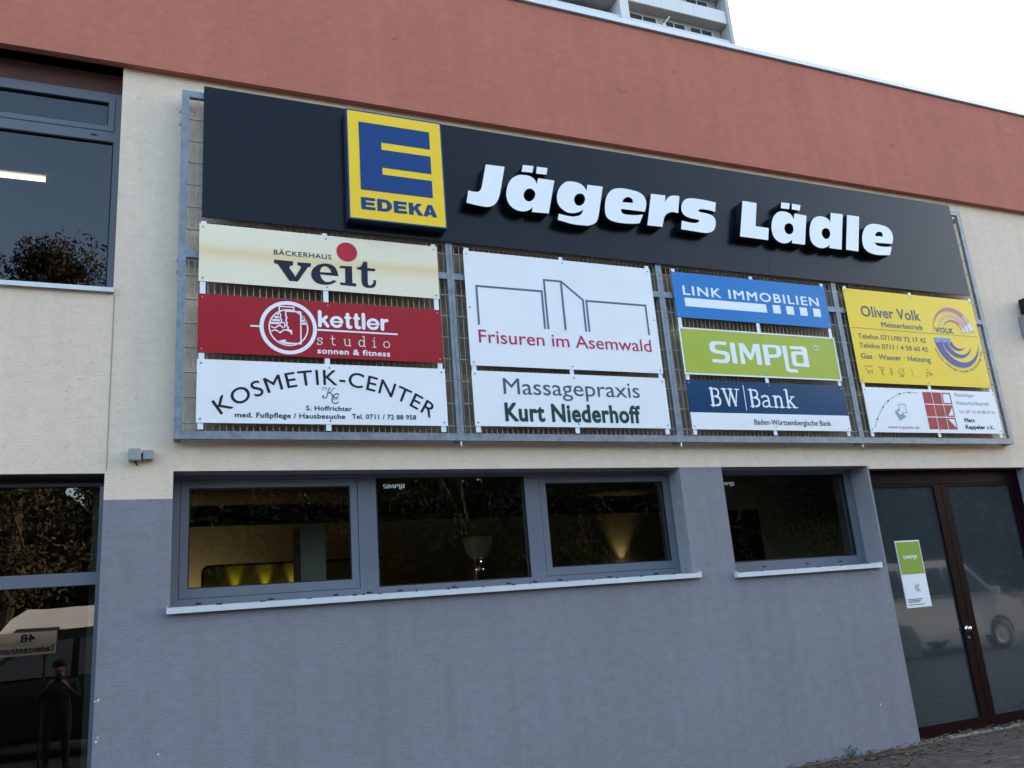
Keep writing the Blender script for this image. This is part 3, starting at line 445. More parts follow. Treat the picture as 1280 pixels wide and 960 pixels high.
b = MB(); b.box(.02, 11.9, 3.6, 3.7, .1, 2.80); b.build('interior_partition', M_['int_wall'], shop)
b = MB(); b.box(6.3, 11.9, 2.0, 2.06, .1, 3.04); b.build('interior_partition', mat('olive_partition', (.34, .33, .23), .9), shop)
b = MB(); b.box(6.55, 7.22, 1.985, 1.998, .1, 2.60); b.build('interior_doorway', M_['gasket'], shop)
b = MB(); b.box(1.35, 1.575, 1.2, 1.62, .1, 2.5); b.build('interior_column', M_['int_grey'], shop)

# ---- windows
def ring(b, x0, x1, z0, z1, t, y0, y1, mi=0, tl=None, tr=None, tt=None, tb=None):
    tl = t if tl is None else tl; tr = t if tr is None else tr; tt = t if tt is None else tt; tb = t if tb is None else tb
    b.box(x0, x0+tl, y0, y1, z0, z1, mi); b.box(x1-tr, x1, y0, y1, z0, z1, mi); b.box(x0+tl, x1-tr, y0, y1, z1-tt, z1, mi); b.box(x0+tl, x1-tr, y0, y1, z0, z0+tb, mi)
def pane(x0, x1, z0, z1, y, par, m='glass'):
    b = MB(); b.quad((x0,y,z0),(x1,y,z0),(x1,y,z1),(x0,y,z1)); return b.build('pane', M_[m], par)
def caps(xs, z, y, par):
    b = MB()
    for x in xs: b.box(x-.02, x+.02, y-.006, y+.001, z-.005, z+.005)
    return b.build('drain_cap', M_['gasket'], par)
def sill(name, x0, x1, yf, yb, zf, par, h=.042, crumbs=True):
    b = MB(); b.box(x0, x1, yf, yf+.003, zf, zf+h)
    b.quad((x0,yf+.003,zf+h-.001),(x1,yf+.003,zf+h-.001),(x1,yb,zf+h+.012),(x0,yb,zf+h+.012))
    b.box(x0-.004, x0, yf-.001, yb, zf, zf+h+.014); b.box(x1, x1+.004, yf-.001, yb, zf, zf+h+.014)
    b.quad((x0,yf+.003,zf+.004),(x0,yb,zf+.004),(x1,yb,zf+.004),(x1,yf+.003,zf+.004))
    return b.build(name, M_['alu'], par)
def crumbs(xs, z, y, par):
    b = MB(); rq = random.Random(int(z*100))
    for x in xs: w_ = rq.uniform(.004, .022); b.box(x-w_, x+w_, y, y+.012, z, z+rq.uniform(.004, .011))
    return b.build('sill_dirt', M_['gasket'], par)
def simpla(name, x0, z0, width, y, m, par, th=.0008):
    a = min(p[0] for l in SIMPLA for p in l); b_ = max(p[0] for l in SIMPLA for p in l); zb = SIMPLA[1][2][1]; s = width/(b_-a)
    return shape(name, [[(x0+(p[0]-a)*s, z0+(p[1]-zb)*s) for p in l] for l in SIMPLA], y-th, y, m, par)
# three light window strip
Y0 = .19
b = MB(); Y1 = .27
b.box(.215, 4.73, Y0, Y1, 1.78, 1.853); b.box(.215, 4.73, Y0, Y1, 2.752, 2.787)
for x0, x1 in ((.215, .275), (1.652, 1.806), (3.176, 3.322), (4.715, 4.73)): b.box(x0, x1, Y0, Y1, 1.853, 2.752)
w1 = b.build('window', M_['frame'], shop)
for x0, x1, ml in ((.279, 1.648, .05), (3.326, 4.711, .055)):
    b = MB(); ring(b, x0, x1, 1.857, 2.748, .06, Y0+.004, Y1-.01, tb=.07); s = b.build('sash', M_['frame'], w1)
    b = MB(); ring(b, x0+.06, x1-.06, 1.927, 2.688, .009, Y0+.012, Y0+.03); b.build('gasket', M_['gasket'], s)
    pane(x0+.06, x1-.06, 1.927, 2.688, Y0+.028, s)
b = MB(); ring(b, 1.806, 3.176, 1.853, 2.752, .010, Y0+.004, Y0+.03); b.build('gasket', M_['gasket'], w1)
pane(1.812, 3.170, 1.86, 2.748, Y0+.025, w1)
for x0, x1 in ((.275, 1.652), (3.322, 4.715)):
    b = MB(); ring(b, x0, x1, 1.853, 2.752, .004, Y0+.02, Y1); b.build('sash_gap', M_['gasket'], w1)
caps([.42, .95, 1.45, 1.72, 1.98, 2.45, 2.95, 3.2, 3.45, 3.95, 4.45], 1.815, Y0, w1)
sill('sill', .195, 4.79, -.045, Y0, 1.747, w1)
crumbs([.55, .86, 1.2, 1.55, 1.62, 1.75, 2.05, 2.32, 2.40, 2.62, 2.9, 3.05, 3.4, 3.66, 3.9, 4.15, 4.5], 1.7895, -.04, w1)
simpla('window_lettering', 1.875, 2.665, .19, Y0+.024, M_['wletter'], w1)
# single window
Y0 = .235
b = MB(); Y1 = .31
b.box(5.222, 7.112, Y0, Y1, 1.76, 1.872); b.box(5.222, 7.112, Y0, Y1, 2.742, 2.787); b.box(5.222, 5.29, Y0, Y1, 1.872, 2.742); b.box(7.0, 7.112, Y0, Y1, 1.872, 2.742)
w2 = b.build('window', M_['frame'], shop)
b = MB(); ring(b, 5.29, 7.0, 1.872, 2.742, .012, Y0+.004, Y0+.03); b.build('gasket', M_['gasket'], w2)
pane(5.30, 6.99, 1.88, 2.735, Y0+.025, w2)
caps([5.75, 6.3, 6.75], 1.82, Y0, w2)
sill('sill', 5.2, 7.03, -.045, Y0, 1.722, w2)
crumbs([5.5, 5.9, 6.2, 6.5, 6.85], 1.7645, -.04, w2)
simpla('window_lettering', 5.36, 2.645, .19, Y0+.024, M_['wletter'], w2)
# upper window, left
Y0 = .12; Y1 = .20
b = MB(); b.box(-5, -.25, Y0, Y1, 4.20, 4.262); b.box(-5, -.25, Y0, Y1, 5.556, 5.645); b.box(-5, -.25, Y0, Y1, 5.965, 6.005)
for z0, z1 in ((4.262, 5.556), (5.645, 5.965)):
    for x0, x1 in ((-5, -4.94), (-2.75, -2.65), (-.302, -.25)): b.box(x0, x1, Y0, Y1, z0, z1)
w3 = b.build('window', M_['frame'], shop)
box('lintel_panel', -5, -.25, Y0+.01, Y1, 6.005, 6.19, M_['soffit'], w3)
for x0, x1 in ((-4.94, -2.75), (-2.65, -.302)):
    b = MB(); ring(b, x0+.003, x1-.003, 5.648, 5.962, .045, Y0-.006, Y1-.01); s = b.build('sash', M_['frame'], w3)
    b = MB(); ring(b, x0+.048, x1-.048, 5.693, 5.917, .008, Y0+.004, Y0+.03); b.build('gasket', M_['gasket'], s)
    pane(x0+.048, x1-.048, 5.693, 5.917, Y0+.025, s, 'glass_sky')
    b = MB(); ring(b, x0, x1, 4.262, 5.556, .010, Y0+.004, Y0+.03); b.build('gasket', M_['gasket'], w3)
    pane(x0+.005, x1-.005, 4.267, 5.55, Y0+.025, w3, 'glass_sky')
caps([-.45, -3.0, -4.6], 5.60, Y0, w3)
sill('sill', -5.02, -.246, -.035, Y0, 4.178, w3, h=.036)
crumbs([-.78, -.86, -.90, -.99, -1.04, -1.3, -1.8, -2.4], 4.2145, -.03, w3)
# glazed entrance, left
Y0 = .06; Y1 = .13
b = MB(); b.box(-4, -.25, Y0, Y1, 1.99, 2.078); b.box(-4, -.25, Y0, Y1, 0.0, .10)
for z0, z1 in ((.10, 1.99), (2.078, 2.69)):
    for x0, x1 in ((-4, -3.94), (-2.2, -2.12), (-.278, -.25)): b.box(x0, x1, Y0, Y1, z0, z1)
w4 = b.build('entrance_glazing', M_['frame'], shop)
box('lintel_panel', -4, -.25, Y0+.2, Y1+.2, 2.69, 2.775, M_['soffit'], w4)
box('head_rail', -4, -.25, Y0, Y1, 2.69, 2.715, M_['gasket'], w4)
for x0, x1 in ((-3.94, -2.2), (-2.12, -.278)):
    pane(x0, x1, 2.078, 2.69, Y0+.03, w4, 'glass_dark'); pane(x0, x1, .10, 1.99, Y0+.03, w4, 'glass_dark')
box('inner_jamb', -.325, -.262, .2, .24, .02, 2.68, mat('pale_jamb', (.34, .33, .28), .7), w4)
# entrance door, right
Y0 = .12; Y1 = .18
dr = MB(); dr.box(7.14, 9.6, Y0, Y1, 2.60, 2.755); dr.box(7.14, 7.22, Y0, Y1, 0, 2.60); dr.box(9.50, 9.6, Y0, Y1, 0, 2.60)
door = dr.build('entrance_door', M_['darkframe'], shop)
for x0, x1, lt, rt in ((7.225, 8.296, .04, .105), (8.304, 9.495, .10, .06)):
    b = MB(); ring(b, x0, x1, .012, 2.595, .1, Y0+.006, Y1-.006, tl=lt, tr=rt, tt=.02, tb=.118); lf = b.build('door_leaf', M_['darkframe'], door)
    pane(x0+lt, x1-rt, .13, 2.575, Y0+.03, lf, 'satin')
    if x0 < 8:
        b = MB(); b.lathe((8.245, Y0+.006, 1.02), [(0, -.052), (.018, -.05), (.026, -.04), (.026, -.03), (.012, -.022), (.012, -.006), (.03, -.004), (.03, 0)], 16, axis='y'); b.build('knob', mat('polished_steel', (.75, .75, .75), .15, 1.), lf, smooth=True)
        b = MB(); b.lathe((8.245, Y0+.006, .93), [(0, -.012), (.013, -.012), (.016, 0)], 14, axis='y'); b.build('lock', M_['screw'], lf)
box('threshold', 7.14, 9.6, .0, .12, -.03, .012, M_['concrete'], door)
# shop interior things seen through the glass
t = thing('display_board', (1.1, 2.3, 1.2), 'ochre display board with rounded top corners lit from below, behind the leftmost window pane', 'display board')
lp = [(.58, 1.0), (2.4, 1.0), (2.4, 2.25)]+[(.58+.06-.06*math.sin(k*PI/12), 2.19+.06*math.cos(k*PI/12)) for k in range(7)]
shape('board_face', [lp], 2.30, 2.34, M_['yboard'], t)
shape('edge_trim', [polyline(lp[2:]+[(.58, 1.0)], .022)], 2.285, 2.345, M_['gasket'], t)
for x in (.885, 1.175, 1.45):
    b = MB(); b.lathe((x, 2.24, 1.93), [(0, 0), (.02, .0), (.026, .03), (.022, .035), (0, .03)], 12); b.build('board_spotlight', M_['lampwhite'], t)
    sp = bpy.data.lights.new('board_spot', 'SPOT'); sp.energy = .5; sp.spot_size = math.radians(52); sp.spot_blend = 1; sp.color = (1, .86, .35); sp.shadow_soft_size = .02
    so_ = bpy.data.objects.new('board_spot', sp); COL.objects.link(so_); so_.location = (x, 2.255, 1.96); so_.rotation_euler = Vector((0, -.35, -1)).to_track_quat('-Z', 'Y').to_euler() if False else Vector((0, -.16, -1)).to_track_quat('Z', 'Y').to_euler()
    so_.parent = t; so_.matrix_parent_inverse = t.matrix_basis.inverted()
pl = bpy.data.lights.new('back_room_lamp', 'AREA'); pl.energy = 1.3; pl.size = .5; pl.size_y = .3; pl.shape = 'RECTANGLE'; pl.color = (1, .80, .48)
po = bpy.data.objects.new('back_room_lamp', pl); COL.objects.link(po); po.location = (.40, 3.2, 1.55); po.rotation_euler = Vector((0, -1, -.35)).to_track_quat('Z', 'Y').to_euler()
t = thing('floor_lamp', (3.5, 2.3, .1), 'floor lamp with a grey bowl shade on a thin stem, behind the middle window pane', 'lamp')
b = MB(); b.lathe((3.5, 2.3, 0), [(.04, 2.185), (.09, 2.20), (.138, 2.25), (.16, 2.33), (.166, 2.42), (.158, 2.42), (.14, 2.31), (.09, 2.25), (0, 2.23)], 28); b.build('lamp_shade', M_['lampglass'], t, smooth=True)
b = MB(); b.lathe((3.5, 2.3, 0), [(.13, .10), (.13, .12), (.016, .13), (.016, 1.98), (.032, 2.0), (.038, 2.19), (0, 2.2)], 18); b.build('stem', mat('brushed_nickel', (.45, .43, .38), .3, .9), t, smooth=True)
b = MB(); b.lathe((3.51, 2.27, 2.155), [(0, -.012), (.012, 0), (0, .012)], 10)
for dx in (-.05, .035): b.lathe((3.5+dx, 2.27, 2.07), [(0, -.006), (.006, 0), (0, .006)], 8)
b.build('lamp_bulb', M_['lampwhite'], t)
t = thing('wall_uplight', (6.1, 3.5, 2.0), 'small uplight throwing a warm cone of light behind the right pane of the long window', 'lamp')
b = MB(); b.box(6.03, 6.17, 3.50, 3.59, 1.95, 2.05); b.build('lamp_body', M_['gasket'], t)
b = MB(); b.box(6.05, 6.15, 3.515, 3.585, 2.051, 2.056); b.build('lamp_diffuser', M_['lampwhite'], t)
sp = bpy.data.lights.new('uplight_beam', 'SPOT'); sp.energy = .9; sp.spot_size = math.radians(64); sp.spot_blend = .9; sp.color = (1, .82, .45); sp.shadow_soft_size = .03
so_ = bpy.data.objects.new('uplight_beam', sp); COL.objects.link(so_); so_.location = (6.10, 3.52, 2.065); so_.rotation_euler = Vector((0, -.10, -1)).to_track_quat('Z', 'Y').to_euler(); so_.parent = t; so_.matrix_parent_inverse = t.matrix_basis.inverted()
t = thing('ceiling_light', (-1.6, 1.45, 6.0), 'lit fluorescent tube under the ceiling behind the upper window', 'ceiling light')
b = MB(); b.box(-2.35, -.86, 1.40, 1.50, 5.86, 5.89); b.build('lamp_housing', mat('white_lamp_housing', (.5, .5, .5), .5), t)
b = MB(); b.tube((-2.3, 1.45, 5.835), (-.92, 1.45, 5.835), .022, 10); b.build('tube', M_['tube'], t)
b = MB(); b.box(-.92, -.885, 1.42, 1.48, 5.805, 5.859); b.build('end_cap', M_['alu'], t)
for x in (-2.1, -1.1):
    b = MB(); b.tube((x, 1.45, 5.89), (x, 1.45, 6.115), .006); b.build('hanger', M_['galv'], t)

# ================================================================ sign lattice
fr = thing('sign_lattice', (4.78, -.09, 3.01), 'galvanised steel lattice frame with wire mesh fixed to the wall behind all the sign panels', 'sign frame')
FY0, FY1 = -.11, -.07
for x0, x1 in ((.207, .265), (2.453, 2.517), (4.685, 4.749), (6.985, 7.049), (9.298, 9.362)):
    b = MB()
    if x0 in (.207, 9.298): b.box(x0, x1, FY0, FY1, 3.012, 6.0)
    else: b.box(x0, (x0+x1)/2-.0015, FY0, FY1, 3.0755, 5.9395); b.box((x0+x1)/2+.0015, x1, FY0, FY1, 3.0755, 5.9395)
    b.build('post', M_['galv'], fr)
for z0, z1, nm in ((3.012, 3.075, 'bottom_rail'), (5.94, 6.0, 'top_rail')):
    b = MB(); b.box(.2655, 9.2975, FY0-.001, FY1, z0, z1); b.build(nm, M_['galv'], fr)
bays = [(.265, 2.453), (2.517, 4.685), (4.749, 6.985), (7.049, 9.298)]
for a, c in bays:
    b = MB(); b.box(a+.0005, c-.0005, FY0+.002, FY1, 4.49, 4.55); b.build('middle_rail', M_['galv'], fr)
for a, c in bays:
    b = MB(); n = int((c-a)/.05); 
    for i in range(n+1):
        x = a+.02+i*(c-a-.04)/n; b.tube((x, -.088, 3.075), (x, -.088, 5.94), .0026, 5)
    z = 5.74
    while z > 3.1:
        if abs(z-4.52) > .04: b.tube((a, -.0945, z), (c, -.0945, z), .0042, 5); b.tube((a, -.0815, z), (c, -.0815, z), .0042, 5)
        z -= .2
    b.build('wire_mesh', M_['wire'], fr)
b = MB()
for x in (.236, 2.485, 4.717, 7.017, 9.33):
    for z in (3.03, 4.52, 5.90): b.box(x-.025, x+.025, -.07, -.001, z-.02, z+.02)
b.build('wall_bracket', M_['galv'], fr)
b = MB()
for x in (.207, ):
    for z in (5.68, 5.80, 4.36, 4.46): b.lathe((x-.012, -.09, z), [(0, -.01), (.009, -.01), (.009, .01), (0, .01)], 8)
for x in (2.485, 4.717, 7.017): b.lathe((x, -.09, 3.0), [(0, -.03), (.012, -.03), (.014, .012), (0, .012)], 8)
b.build('bolt', M_['screw'], fr)
for a, c in ((.36, 2.362), (2.613, 4.60), (4.85, 6.86), (7.13, 9.18)):
    for x in (a+.032, (a+c)/2, c-.032):
        b = MB(); b.box(x-.021, x+.021, -.1255, -.1215, 3.082, 4.805); b.build('mounting_strap', M_['strap'], fr)

# ================================================================ sign panels
M_['rear'] = mat('dark_panel_rear', (.05, .05, .052), .7)
PF = -.130; TY = -.1305
SCREW = MB(); SCREW.lathe((0, 0, 0), [(0, -.004), (.006, -.004), (.0085, -.0008), (.0085, 0)], 10, axis='y')
sc_me = None
def panel(name, x0, x1, z0, z1, m, label, cat='sign', group=None, screws=True, tall=False):
    global sc_me
    t = thing(name, ((x0+x1)/2, PF, z0), label, cat, group)
    b = MB(); b.box(x0, x1, PF, PF+.004, z0, z1); b.mi[4] = 1; b.build('sign_plate', [m, M_['rear']], t)
    if screws:
        pts = [(x, z) for x in (x0+.03, (x0+x1)/2+.012, x1-.03) for z in (z0+.03, z1-.03)]
        if tall: pts += [(x, (z0+z1)/2) for x in (x0+.03, x1-.03)]
        for x, z in pts:
            if sc_me is None: o = SCREW.build('screw', M_['screw'], t); sc_me = o.data
            else: o = put('screw', sc_me, None, t)
            o.matrix_basis = Matrix.Translation((x, PF, z))
    return t
GR = 'advertising panels on the steel lattice'
# --- bakery
t = panel('advertising_sign', .36, 2.362, 4.283, 4.784, M_['veit'], 'cream bakery sign with heavy dark lettering and a red dot', group=GR)
def veit_part(k, ls): return shape('letter', ls, TY-.0012, TY+.0002, M_['navy'], t)
veit_part(0, [VEIT[0]]); veit_part(1, [VEIT[1], VEIT[2]]); veit_part(2, [VEIT[3]]); veit_part(3, [VEIT[4]])
shape('red_dot', [arc(1.548, 4.649, .089)], TY-.0012, TY+.0002, M_['dotred'], t)
text('BÄCKERHAUS', .94, 1.415, 4.566, 4.610, M_['black'], t, bold=.004, spacing=1.12)
# --- kettler
t = panel('advertising_sign', .36, 2.362, 3.691, 4.178, M_['kettred'], 'crimson fitness studio sign with white lettering and a round tower emblem', group=GR)
WL = M_['wletter']
def ring_pts(cx, cz, r, a0, a1, n=16, rz=None): return arc(cx, cz, r, a0, a1, n, rz)
gw = .185
KE = {'k': ([([(.11, .10), (.11, .90)], gw), ([(.16, .34), (.44, .62)], gw*.9), ([(.27, .44), (.50, .10)], gw*.95)], .60), 'e': ([(ring_pts(.33, .365, .262, 0, 322), gw*.86), ([(.12, .365), (.57, .365)], gw*.55)], .68),
      't': ([(curve([(.19, .84), (.19, .25), (.22, .12), (.33, .11)]), gw), ([(.08, .65), (.32, .65)], gw*.75)], .42), 'l': ([([(.11, .10), (.11, .90)], gw)], .25), 'r': ([([(.11, .10), (.11, .64)], gw), (curve([(.12, .42), (.19, .58), (.36, .63)]), gw*.95)], .46)}
sw = .055
ST = {'s': ([(curve([(.36, .56), (.20, .62), (.07, .52), (.10, .40), (.28, .32), (.38, .20), (.30, .06), (.14, .03), (.05, .10)]), sw), ([(.37, .60), (.37, .46)], sw), ([(.05, .02), (.05, .18)], sw)], .9), 't': ([(curve([(.15, .86), (.15, .2), (.2, .05), (.34, .06)]), sw), ([(.02, .60), (.32, .60)], sw)], .9),
      'u': ([(curve([(.08, .60), (.08, .2), (.16, .05), (.30, .05), (.42, .16)]), sw), ([(.0, .60), (.08, .60)], sw), ([(.34, .60), (.42, .60)], sw), ([(.42, .60), (.42, .03)], sw), ([(.42, .03), (.52, .03)], sw)], .98), 'd': ([(ring_pts(.24, .32, .20, 0, 360, 24, .28)+[(.44, .32)], sw), ([(.44, .95), (.44, .03)], sw), ([(.34, .95), (.44, .95)], sw), ([(.44, .03), (.54, .03)], sw)], .98),
      'i': ([([(.14, .60), (.14, .03)], sw), ([(.02, .60), (.14, .60)], sw), ([(.02, .03), (.26, .03)], sw), ([(.13, .84), (.15, .84)], .09)], .75), 'o': ([(ring_pts(.24, .32, .22, 0, 360, 24, .28)+[(.46, .32)], sw)], .5)}
def strokes_word(word, glyphs, x0, x1, zb, cap, m, gap=0.):
    X = 0; place = []
    for ch in word:
        st, adv = glyphs[ch]; place.append((st, X)); X += adv+gap
    tot = X-gap; s_ = (x1-x0)/tot
    for st, xo in place:
        ls = stroke_loops(st, .012)
        shape('letter', [[(x0+(p[0]+xo)*s_, zb+p[1]*cap) for p in l] for l in ls], TY-.0012, TY+.0002, m, t)
strokes_word('kettler', KE, 1.288, 1.890, 3.952, .152, WL, .03)
strokes_word('studio', ST, 1.278, 1.893, 3.800, .098, WL, .08)
text('sonnen & fitness', 1.281, 1.89, 3.727, 3.775, WL, t, bold=.02, spacing=1.08, asc=True)
shape('underline', [rect(1.285, 1.963, 3.922, 3.936)], TY-.0012, TY+.0002, WL, t)
shape('side_line', [rect(.755, .826, 3.925, 3.938)], TY-.0012, TY+.0002, WL, t)
cx, cz = 1.053, 3.934
shape('emblem', [arc(cx, cz, .228), arc(cx, cz, .197)], TY-.0012, TY+.0002, WL, t)
shape('emblem', [arc(cx, cz, .158), arc(cx, cz, .147)], TY-.0012, TY+.0002, WL, t)
TW = [(1.040, 3.807), (1.028, 3.800), (1.150, 3.800), (1.151, 4.074), (1.031, 4.074), (1.031, 4.03), (1.040, 4.02), (1.030, 3.995), (1.042, 3.975), (1.036, 3.95), (1.05, 3.935), (1.046, 3.915), (1.075, 3.908), (1.075, 3.875)]
shape('emblem', [polyline(TW[1:], .011)], TY-.0026, TY-.0014, WL, t)
shape('emblem', [polyline([(1.095, 4.076), (1.096, 4.112), (.980, 4.112), (.980, 4.06), (.992, 4.04), (.985, 4.015), (.998, 4.0), (.995, 3.975), (1.022, 3.972), (1.022, 3.93)], .010)], TY-.0026, TY-.0014, WL, t)
for z, x0, x1 in ((4.045, .962, .976), (4.018, .942, .975), (3.992, .925, .985), (3.966, .912, .992), (4.03, 1.158, 1.182), (4.0, 1.158, 1.195), (3.975, 1.158, 1.2)):
    shape('emblem', [rect(x0, x1, z-.009, z+.009)], TY-.0012, TY+.0002, WL, t)
shape('emblem', [polyline(curve([(.915, 3.935), (.945, 3.925), (.965, 3.94), (.99, 3.945), (1.01, 3.925)]), .010)], TY-.0026, TY-.0014, WL, t)
shape('emblem', [polyline(curve([(.915, 3.895), (.94, 3.905), (.965, 3.9), (.985, 3.885), (1.0, 3.9), (1.03, 3.912), (1.07, 3.895), (1.078, 3.875)]), .010)], TY-.0039, TY-.0027, WL, t)
shape('emblem', [[(.97, 3.815), (1.02, 3.828), (1.035, 3.822), (1.02, 3.812), (1.10, 3.797), (1.053, 3.789), (1.01, 3.793)]], TY-.0052, TY-.004, WL, t)
# --- Kosmetik
t = panel('advertising_sign', .36, 2.368, 3.133, 3.637, M_['white'], 'white beauty parlour sign with one line of black lettering bent into an arch', group=GR)
lp = text_loops('KOSMETIK-CENTER', .005, 1.10)
a0 = min(p[0] for l in lp for p in l); a1 = max(p[0] for l in lp for p in l); Rr = 1.46; half = math.radians(35.0)
def bend(p):
    th = -half+2*half*(p[0]-a0)/(a1-a0); r = Rr+p[1]/CAPH*.124
    return (1.376+r*math.sin(th), 3.462-Rr+r*math.cos(th))
shape('lettering', [[bend(p) for p in l] for l in lp], TY-.0012, TY+.0002, M_['black'], t)
text('S. Hoffrichter', 1.183, 1.551, 3.246, 3.285, M_['black'], t, bold=.018, spacing=1.06)
text('med. Fußpflege / Hausbesuche', .641, 1.494, 3.180, 3.220, M_['black'], t, bold=.018, spacing=1.05)
text('Tel. 0711 / 72 88 958', 1.549, 2.091, 3.183, 3.222, M_['black'], t, bold=.018, spacing=1.05)
K = [(curve([(.02, .86), (.10, .98), (.24, .96), (.26, .86)]), .035), (curve([(.48, 1.0), (.38, .8), (.30, .45), (.18, .30), (.03, .36), (.05, .46), (.10, .43)]), .05), (curve([(.80, .98), (.66, .92), (.46, .66), (.36, .62)]), .035), (curve([(.42, .66), (.56, .62), (.66, .42), (.82, .34), (.92, .40)]), .055),
     (curve([(.98, .50), (1.0, .58), (.90, .62), (.72, .5), (.60, .26), (.64, .04), (.82, -.02), (1.0, .08)]), .055), (curve([(.98, .36), (.84, .22), (.68, .26)]), .03)]
shape('monogram', fit(stroke_loops(K, .012), 1.312, 1.448, 3.31, .132, 1.02), TY-.0012, TY+.0002, M_['black'], t)
# --- hairdresser
t = panel('advertising_sign', 2.613, 4.60, 3.683, 4.774, M_['white'], 'large white hairdresser sign with grey outline of three buildings over crimson text', group=GR, tall=True)
for q, dz in (([(2.718, 4.065), (2.718, 4.436), (3.371, 4.436), (3.371, 4.065)], 0), ([(3.405, 4.065), (3.405, 4.553), (3.585, 4.553), (3.80, 4.382), (3.80, 4.065)], 0), ([(3.583, 4.541), (3.583, 4.066)], .0014), ([(3.836, 4.065), (3.836, 4.376), (4.495, 4.376), (4.495, 4.067)], 0)):
    shape('building_outline', [polyline(q, .019)], TY-.0012-dz, TY+.0002-dz, M_['grey'], t)
text('Frisuren im Asemwald', 2.706, 4.501, 3.897, 4.019, M_['redprint'], t, bold=.004)
# --- massage
t = panel('advertising_sign', 2.615, 4.606, 3.137, 3.635, M_['white'], 'white massage practice sign with thin grey lettering over bold dark green lettering', group=GR)
text('Massagepraxis', 2.905, 4.304, 3.430, 3.576, M_['mgrey'], t, bold=.001)
text('Kurt Niederhoff', 2.901, 4.286, 3.189, 3.352, M_['dgreen'], t, bold=.034, spacing=1.06)
# --- Link
t = panel('advertising_sign', 4.85, 6.855, 4.283, 4.772, M_['link'], 'bright blue estate agent sign with white bar and four white squares', group=GR)
text('LINK IMMOBILIEN', 4.964, 6.735, 4.530, 4.629, WL, t, bold=.016, spacing=1.16)
shape('white_bar', [rect(4.971, 6.0, 4.405, 4.498)], TY-.0012, TY+.0002, WL, t)
for x in (6.086, 6.266, 6.451, 6.637): shape('white_square', [rect(x, x+.10, 4.406, 4.499)], TY-.0012, TY+.0002, WL, t)
# --- Simpla
t = panel('advertising_sign', 4.851, 6.861, 3.687, 4.176, M_['green'], 'lime green sign with a thin white border and white techno lettering', group=GR)
shape('border', [rect(4.851, 6.861, 3.687, 4.176), rect(4.866, 6.846, 3.702, 4.161)], TY-.0012, TY+.0002, WL, t)
shape('lettering', SIMPLA, TY-.0012, TY+.0002, WL, t)
shape('registered_mark', [arc(6.58, 4.043, .03, n=24), arc(6.58, 4.043, .022, n=24)], TY-.0012, TY+.0002, M_['wletter'], t)
text('R', 6.57, 6.592, 4.03, 4.056, M_['lgrey'], t)
# --- bank
t = panel('advertising_sign', 4.851, 6.861, 3.133, 3.631, M_['bwblue'], 'navy bank sign with white serif lettering and a white strip along its foot', group=GR)
shape('white_strip', [rect(4.851, 6.861, 3.133, 3.302)], TY-.0012, TY+.0002, M_['white'], t)
Bs = [([(.14, .02), (.14, .98)], .15), ([(0, .965), (.40, .965)], .065), ([(0, .035), (.40, .035)], .065), (curve([(.38, .96), (.55, .90), (.58, .74), (.52, .60), (.36, .53)]), .10), ([(.15, .53), (.4, .53)], .06), (curve([(.38, .53), (.58, .46), (.64, .28), (.56, .10), (.38, .04)]), .115)]
Wst = [([(0, .965), (.28, .965)], .065), ([(.13, .96), (.36, .06)], .13), ([(.36, .06), (.53, .80)], .065), ([(.42, .965), (.68, .965)], .065), ([(.53, .96), (.77, .06)], .13), ([(.77, .06), (.97, .96)], .065), ([(.86, .965), (1.1, .965)], .065)]
as_ = [(curve([(.44, .10), (.44, .46), (.38, .62), (.22, .65), (.07, .58)]), .10), (curve([(.44, .38), (.22, .35), (.08, .22), (.12, .06), (.28, .03), (.44, .14)]), .085), (curve([(.44, .12), (.48, .03), (.58, .03)]), .07)]
ns = [([(0, .65), (.13, .65)], .06), ([(.14, .65), (.14, .02)], .12), ([(0, .03), (.28, .03)], .06), (curve([(.15, .5), (.26, .62), (.40, .64), (.49, .55), (.50, .40), (.50, .02)]), .11), ([(.38, .03), (.64, .03)], .06)]
ks = [([(0, 1.04), (.13, 1.04)], .06), ([(.14, 1.04), (.14, .02)], .12), ([(0, .03), (.28, .03)], .06), ([(.16, .30), (.48, .63)], .07), ([(.34, .65), (.60, .65)], .06), ([(.26, .40), (.54, .04)], .12), ([(.42, .03), (.70, .03)], .06)]
for gl, x0, x1 in ((Bs, 5.105, 5.238), (Wst, 5.252, 5.479), (Bs, 5.586, 5.718), (as_, 5.738, 5.868), (ns, 5.880, 6.026), (ks, 6.040, 6.196)):
    shape('letter', fit(stroke_loops(gl, .0113), x0, x1, 3.371, .185, 1.0), TY-.0012, TY+.0002, WL, t)
shape('divider', [rect(5.530, 5.538, 3.333, 3.594)], TY-.0012, TY+.0002, WL, t)
text('Baden-Württembergische Bank', 5.603, 6.6, 3.189, 3.243, M_['black'], t, y=TY-.0014, bold=.012, spacing=1.03)
